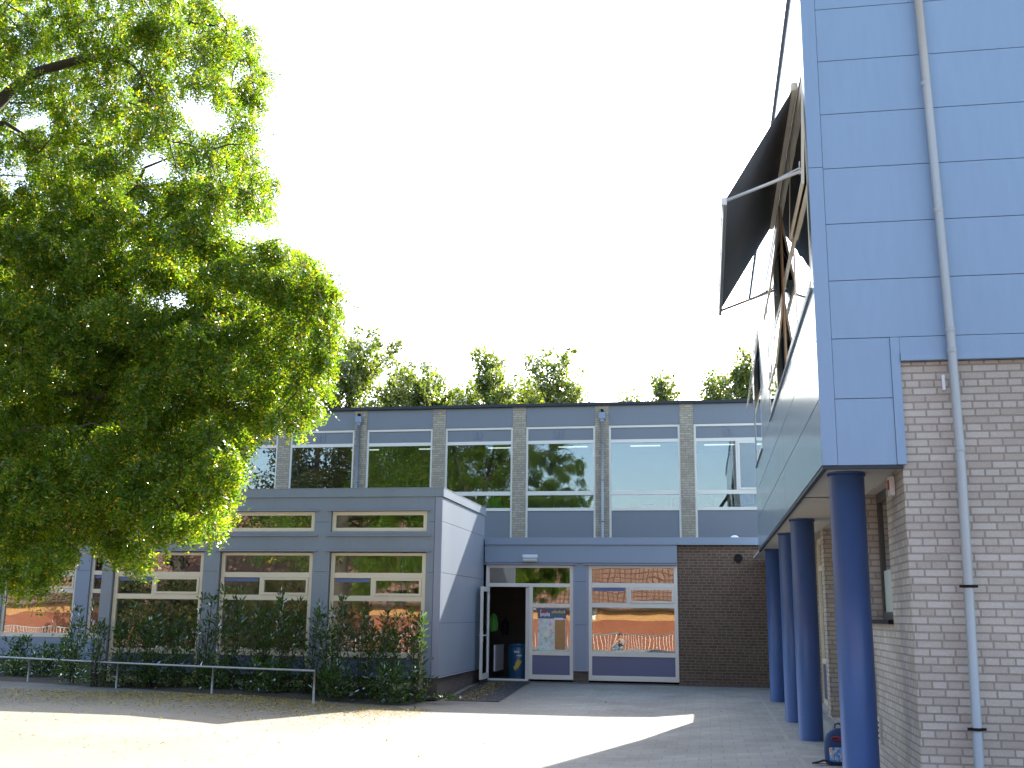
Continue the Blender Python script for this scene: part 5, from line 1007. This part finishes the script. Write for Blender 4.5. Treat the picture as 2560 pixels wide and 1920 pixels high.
SH = [(-5.80, 21.80, 1.62, 0.30, 7, 620, 'corner shrub with its top leaves lit bright green by the sun'),
 (-6.35, 21.75, 1.50, 0.40, 9, 900, 'shrub second from the extension corner, in front of the pane edge'),
 (-6.95, 21.90, 1.62, 0.42, 9, 950, 'shrub in front of the right half of the corner bay'),
 (-7.45, 21.70, 1.88, 0.40, 9, 950, 'tallest shrub in front of the left half of the corner bay'),
 (-8.00, 21.90, 1.80, 0.36, 7, 620, 'shrub in front of the pier between the corner bay and the middle bay'),
 (-8.55, 21.75, 1.95, 0.40, 9, 900, 'tall shrub in front of the right edge of the middle bay'),
 (-9.15, 21.95, 1.55, 0.42, 9, 900, 'shrub in the middle of the middle bay'),
 (-9.75, 21.80, 2.05, 0.38, 9, 900, 'very tall shrub in front of the left part of the middle bay'),
 (-10.45, 22.00, 1.92, 0.34, 7, 600, 'slim tall shrub in front of the pier left of the middle bay'),
 (-11.05, 21.95, 1.35, 0.42, 9, 850, 'lower shrub in front of the right part of the left bay'),
 (-11.75, 22.00, 1.68, 0.38, 8, 800, 'shrub in front of the centre of the left bay'),
 (-12.35, 22.05, 1.45, 0.36, 7, 600, 'shrub in front of the left edge of the left bay'),
 (-12.95, 22.10, 1.68, 0.34, 7, 600, 'shrub in front of the left corner of the extension'),
 (-13.75, 22.60, 1.62, 0.32, 6, 480, 'slim shrub just left of the extension'),
 (-14.6, 23.8, 0.95, 0.5, 8, 700, 'low broad shrub left of the extension behind the rail'),
 (-15.7, 24.6, 0.75, 0.6, 8, 700, 'low spreading shrub under the far left window'),
 (-16.9, 25.2, 0.85, 0.6, 8, 700, 'low shrub below the left edge of the far left window'),
 (-18.2, 25.5, 0.75, 0.6, 8, 600, 'leftmost low shrub at the picture edge'),
 (-16.3, 24.2, 0.45, 0.7, 8, 600, 'flat ground-hugging shrub right behind the rail at the far left'),
 (-6.1, 21.25, 0.55, 0.4, 7, 420, 'low bushy growth at the foot of the corner shrubs'),
 (-7.3, 21.25, 0.60, 0.45, 7, 520, 'low bushy growth behind the end post of the rail'),
 (-8.7, 21.45, 0.60, 0.5, 7, 520, 'low bushy growth behind the rail under the middle bay'),
 (-10.1, 21.65, 0.60, 0.5, 7, 520, 'low bushy growth behind the rail by the third post from its end'),
 (-11.6, 22.0, 0.60, 0.5, 7, 520, 'low bushy growth behind the rail under the left bay')]
for k_, a_ in enumerate(SH): shrub(*a_[:6], 300+k_, a_[6])
# one long sprig leaning out past the corner into the sun
r_ = np.random.default_rng(77)
wd = thing('weed', (-5.25, 22.15, 0), 'small green weeds growing at the foot of the extension corner', 'weed')
pp = np.column_stack([r_.normal(-5.22, 0.16, 140), r_.normal(22.1, 0.14, 140), np.full(140, -0.04)]); d_ = unit(np.column_stack([r_.normal(size=140), r_.normal(size=140), r_.uniform(0.3, 1, 140)]))
arr_mesh('leaves', kites(pp, d_, unit(np.cross(d_, r_.normal(size=d_.shape))), r_.uniform(.06, .13, 140), r_.uniform(.010, .02, 140)), 4, M['laurel'], wd)

# fallen leaves
def litter(n, fx, fy, zf, size=0.045):
    x_ = fx(n); y_ = fy(n); z_ = np.array([zf(a, b) for a, b in zip(x_, y_)])+0.008
    d = unit(np.column_stack([rng.normal(size=n), rng.normal(size=n), rng.normal(size=n)*0.15])); s = unit(np.cross(d, np.tile([0.05, 0.0, 1.0], (n, 1))))
    return kites(np.column_stack([x_, y_, z_]), d, s, size*rng.uniform(.5, 1.4, n), size*0.35*rng.uniform(.6, 1.2, n))
la_ = litter(15000, lambda n: -14.5+rng.beta(1.6, 1.6, n)*9.6, lambda n: 20.9-np.abs(rng.normal(0, 1.5, n)), gz)
lb_ = litter(800, lambda n: rng.uniform(-8, 0.5, n), lambda n: rng.uniform(12, 26, n), gz)
lc_ = litter(1500, lambda n: -5.0+rng.normal(0, .22, n).clip(-.4, .7), lambda n: rng.uniform(22.8, 26.6, n), lambda a, b: gz(a, b)+0.012)
le_ = litter(1500, lambda n: rng.uniform(-18, -7, n), lambda n: rng.uniform(13, 21, n), gz)
lo = arr_mesh('fallen_leaves', np.concatenate([la_, lb_, lc_, le_]), 4, M['litter']); lo['kind'] = 'stuff'; lo['label'] = 'small yellow-brown fallen leaves scattered over the paving near the shrubs'

# ------------------------------------------------------------------ what stands behind the photographer and shows in the window glass
ho = thing('brick_house', (-20, -14, -0.5), 'long low orange brick house with clay tile roof, mirrored in the ground floor windows', 'house')
MB().box(-62, 7, -14.3, -14, -0.6, 1.37).build('wall', M['orange_brick'], ho)
MB().box(-62, 7, -14.32, -13.98, 1.372, 2.02).build('timber_band', M['orange_wood'], ho)
f = MB(); f.box(-63, 8, 0, 9.4, -0.12, 0, Matrix.Translation((0, -13.55, 2.06)) @ Matrix.Rotation(math.pi-math.atan2(6.5, 6.9), 4, 'X') @ Matrix.Scale(-1, 4, (0, 0, 1))); f.build('roof', M['tiles'], ho)
MB().box(-62, 7, -13.75, -13.6, 1.94, 2.06).build('gutter', M['bark'], ho)
f = MB()
for i in range(3): f.box(-14+i*6, -12.8+i*6, -14.05, -13.97, 1.45, 1.95)
f.build('window', M['white'], ho)
rl = thing('yard_railing', (-20, -8, -0.5), 'pale vertical bar railing across the yard, mirrored in the ground floor windows', 'railing')
f = MB(); f.tube([(-48, -8, 0.60), (4, -8, 0.60)], 0.03, 8); f.tube([(-48, -8, -0.38), (4, -8, -0.38)], 0.02, 8)
f.build('rail', M['metal'], rl)
f = MB(); 
for i in range(290): f.box(-48+i*0.18, -47.975+i*0.18, -8.015, -7.985, -0.48, 0.60)
f.build('bars', M['metal_light'], rl)
def plain_tree(x, y, h, R_, label, seed, zmin):
    r2 = np.random.default_rng(seed); t = thing('yard_tree', (x, y, -0.5), label, 'tree', 'trees behind the photographer seen in the upper panes')
    cen, rad = [], []
    for _ in range(120):
        v = unit(r2.normal(size=3))*r2.uniform(.3, 1)
        cen.append((x+v[0]*R_, y+v[1]*R_, (h+zmin)/2+v[2]*(h-zmin)/2)); rad.append(r2.uniform(.6, 1.1))
    arr_mesh('crown', clump_leaves(r2, cen, rad, 330, 0.20, 0.07), 4, M['leaf_yard'], t)
    m = MB(); m.tube([(x, y, -0.6), (x, y, (h+zmin)/2), (x, y, h-1)], [0.35, 0.22, 0.05], 10)
    for c in cen[::6]: m.tube([(x, y, zmin+1), c], [0.08, 0.02], 5)
    m.build('trunk', M['bark'], t)
plain_tree(-18.8, -6, 15.5, 5.0, 'tall tree behind the photographer mirrored in the upper windows', 61, 5)
plain_tree(-25.0, -4, 14.5, 4.0, 'second tree behind the photographer mirrored in the upper windows', 62, 4)
plain_tree(-36.0, -5, 12.0, 4.5, 'far left tree behind the photographer mirrored in the far left windows', 63, 3)
for k_, (x, y) in enumerate([(-27, -3), (-24, -3.4), (-21, -3), (-18.3, -3.3)]):
    r2 = np.random.default_rng(70+k_); t = thing('hedge_bush', (x, y, -0.4), ['left end', 'second', 'third', 'right end'][k_]+' bush of the yard hedge mirrored in the extension windows', 'bush', 'bushes of the yard hedge')
    cen = [(x+r2.uniform(-1.4, 1.4), y+r2.uniform(-.7, .7), r2.uniform(0, 2.9)) for _ in range(34)]
    arr_mesh('leaves', clump_leaves(r2, cen, [0.55]*34, 500, 0.2, 0.06), 4, M['leaf_yard'], t)
    m = MB(); m.tube([(x, y, -0.5), (x, y, 2.2)], [0.08, 0.03], 6); m.build('stems', M['bark'], t)

# crouching person by the yard railing (seen mirrored in the window right of the door)
def skin_mesh(name, pts, edges, radii, mat, parent, sub=2):
    me = bpy.data.meshes.new(name); org = Vector(ORG.get(parent.name, (0, 0, 0)))
    me.from_pydata([tuple(Vector(p)-org) for p in pts], edges, []); me.update()
    o = bpy.data.objects.new(name, me); COL.objects.link(o); o.parent = parent; ORG[o.name] = tuple(org)
    m = o.modifiers.new('skin', 'SKIN'); sv = me.skin_vertices
    if not sv: me.attributes.new('skin_vertices', 'FLOAT', 'POINT')
    if me.skin_vertices:
        for v, r_ in zip(me.skin_vertices[0].data, radii): v.radius = (r_, r_)
        me.skin_vertices[0].data[0].use_root = True
    m.use_smooth_shade = True
    s = o.modifiers.new('sub', 'SUBSURF'); s.levels = sub; s.render_levels = sub
    me.materials.append(mat); return o
px, py, pz = -4.9, -7.6, -0.5
pe = thing('person', (px, py, pz), 'person in grey-blue clothes crouching by the yard railing, mirrored in the window', 'person')
J = {'pel': (0, 0, .30), 'sp': (0, .10, .52), 'ch': (0, .22, .72), 'nk': (0, .27, .86), 'hd': (0, .32, .98), 'ht': (0, .31, 1.08),
 'lh': (-.10, .05, .30), 'lk': (-.15, .46, .50), 'la': (-.13, .18, .08), 'lt': (-.14, .40, .03), 'rh': (.10, .05, .30), 'rk': (.15, .46, .50), 'ra': (.13, .18, .08), 'rt': (.14, .40, .03),
 'ls': (-.18, .22, .76), 'le': (-.22, .40, .56), 'lw': (-.05, .46, .80), 'rs': (.18, .22, .76), 're': (.22, .40, .56), 'rw': (.05, .46, .80)}
K = list(J); P_ = [(px+v[0], py+v[1], pz+v[2]) for v in J.values()]
ed = [('pel','sp'),('sp','ch'),('ch','nk'),('nk','hd'),('hd','ht'),('pel','lh'),('lh','lk'),('lk','la'),('la','lt'),('pel','rh'),('rh','rk'),('rk','ra'),('ra','rt'),('ch','ls'),('ls','le'),('le','lw'),('ch','rs'),('rs','re'),('re','rw')]
R_ = {'pel': .15, 'sp': .14, 'ch': .15, 'nk': .055, 'hd': .095, 'ht': .08, 'lh': .10, 'lk': .07, 'la': .045, 'lt': .035, 'rh': .10, 'rk': .07, 'ra': .045, 'rt': .035, 'ls': .07, 'le': .05, 'lw': .032, 'rs': .07, 're': .05, 'rw': .032}
skin_mesh('body', P_, [(K.index(a), K.index(b)) for a, b in ed], [R_[k] for k in K], M['skin'], pe)
JC = [k for k in K if k not in ('nk', 'hd', 'ht', 'lw', 'rw', 'lt', 'rt')]
skin_mesh('clothing', [P_[K.index(k)] for k in JC], [(JC.index(a), JC.index(b)) for a, b in ed if a in JC and b in JC], [R_[k]*1.14 for k in JC], M['cloth'], pe)
h_ = MB(); h_.ellipsoid((px, py+.28, pz+1.06), (.105, .115, .10), 16, 10); h_.ellipsoid((px, py+.24, pz+.99), (.10, .08, .10), 14, 8); h_.build('hair', M['hair'], pe)
for sg in (-1, 1):
    h_ = MB(); hx_, hy_, hz_ = px+sg*.035, py+.47, pz+.83
    h_.ellipsoid((hx_, hy_, hz_), (.022, .035, .04), 10, 6)
    for q in range(4): h_.tube([(hx_-sg*.012*q+.0, hy_, hz_+.02), (hx_-sg*.012*q, hy_+.01, hz_+.055-.004*abs(q-1)), (hx_-sg*.012*q, hy_-.015, hz_+.075-.005*abs(q-1))], .008, 6)
    h_.tube([(hx_+sg*.018, hy_, hz_), (hx_+sg*.03, hy_-.01, hz_+.03)], .009, 6); h_.build('hand', M['skin'], pe)
f = MB()
for sg in (-1, 1): f.box(px+sg*.14-.05, px+sg*.14+.05, py+.10, py+.46, pz, pz+.09)
f.build('shoes', M['navy'], pe, bevel=0.02)
h_ = MB(); h_.ellipsoid((px, py+.425, pz+.985), (.012, .02, .018), 8, 6)
for sg in (-1, 1): h_.ellipsoid((px+sg*.1, py+.31, pz+.98), (.014, .02, .03), 8, 6)
h_.build('nose_and_ears', M['skin'], pe)
h_ = MB()
for sg in (-1, 1): h_.ellipsoid((px+sg*.033, py+.408, pz+1.0), (.014, .008, .009), 8, 6)
h_.build('eyes', M['black'], pe)
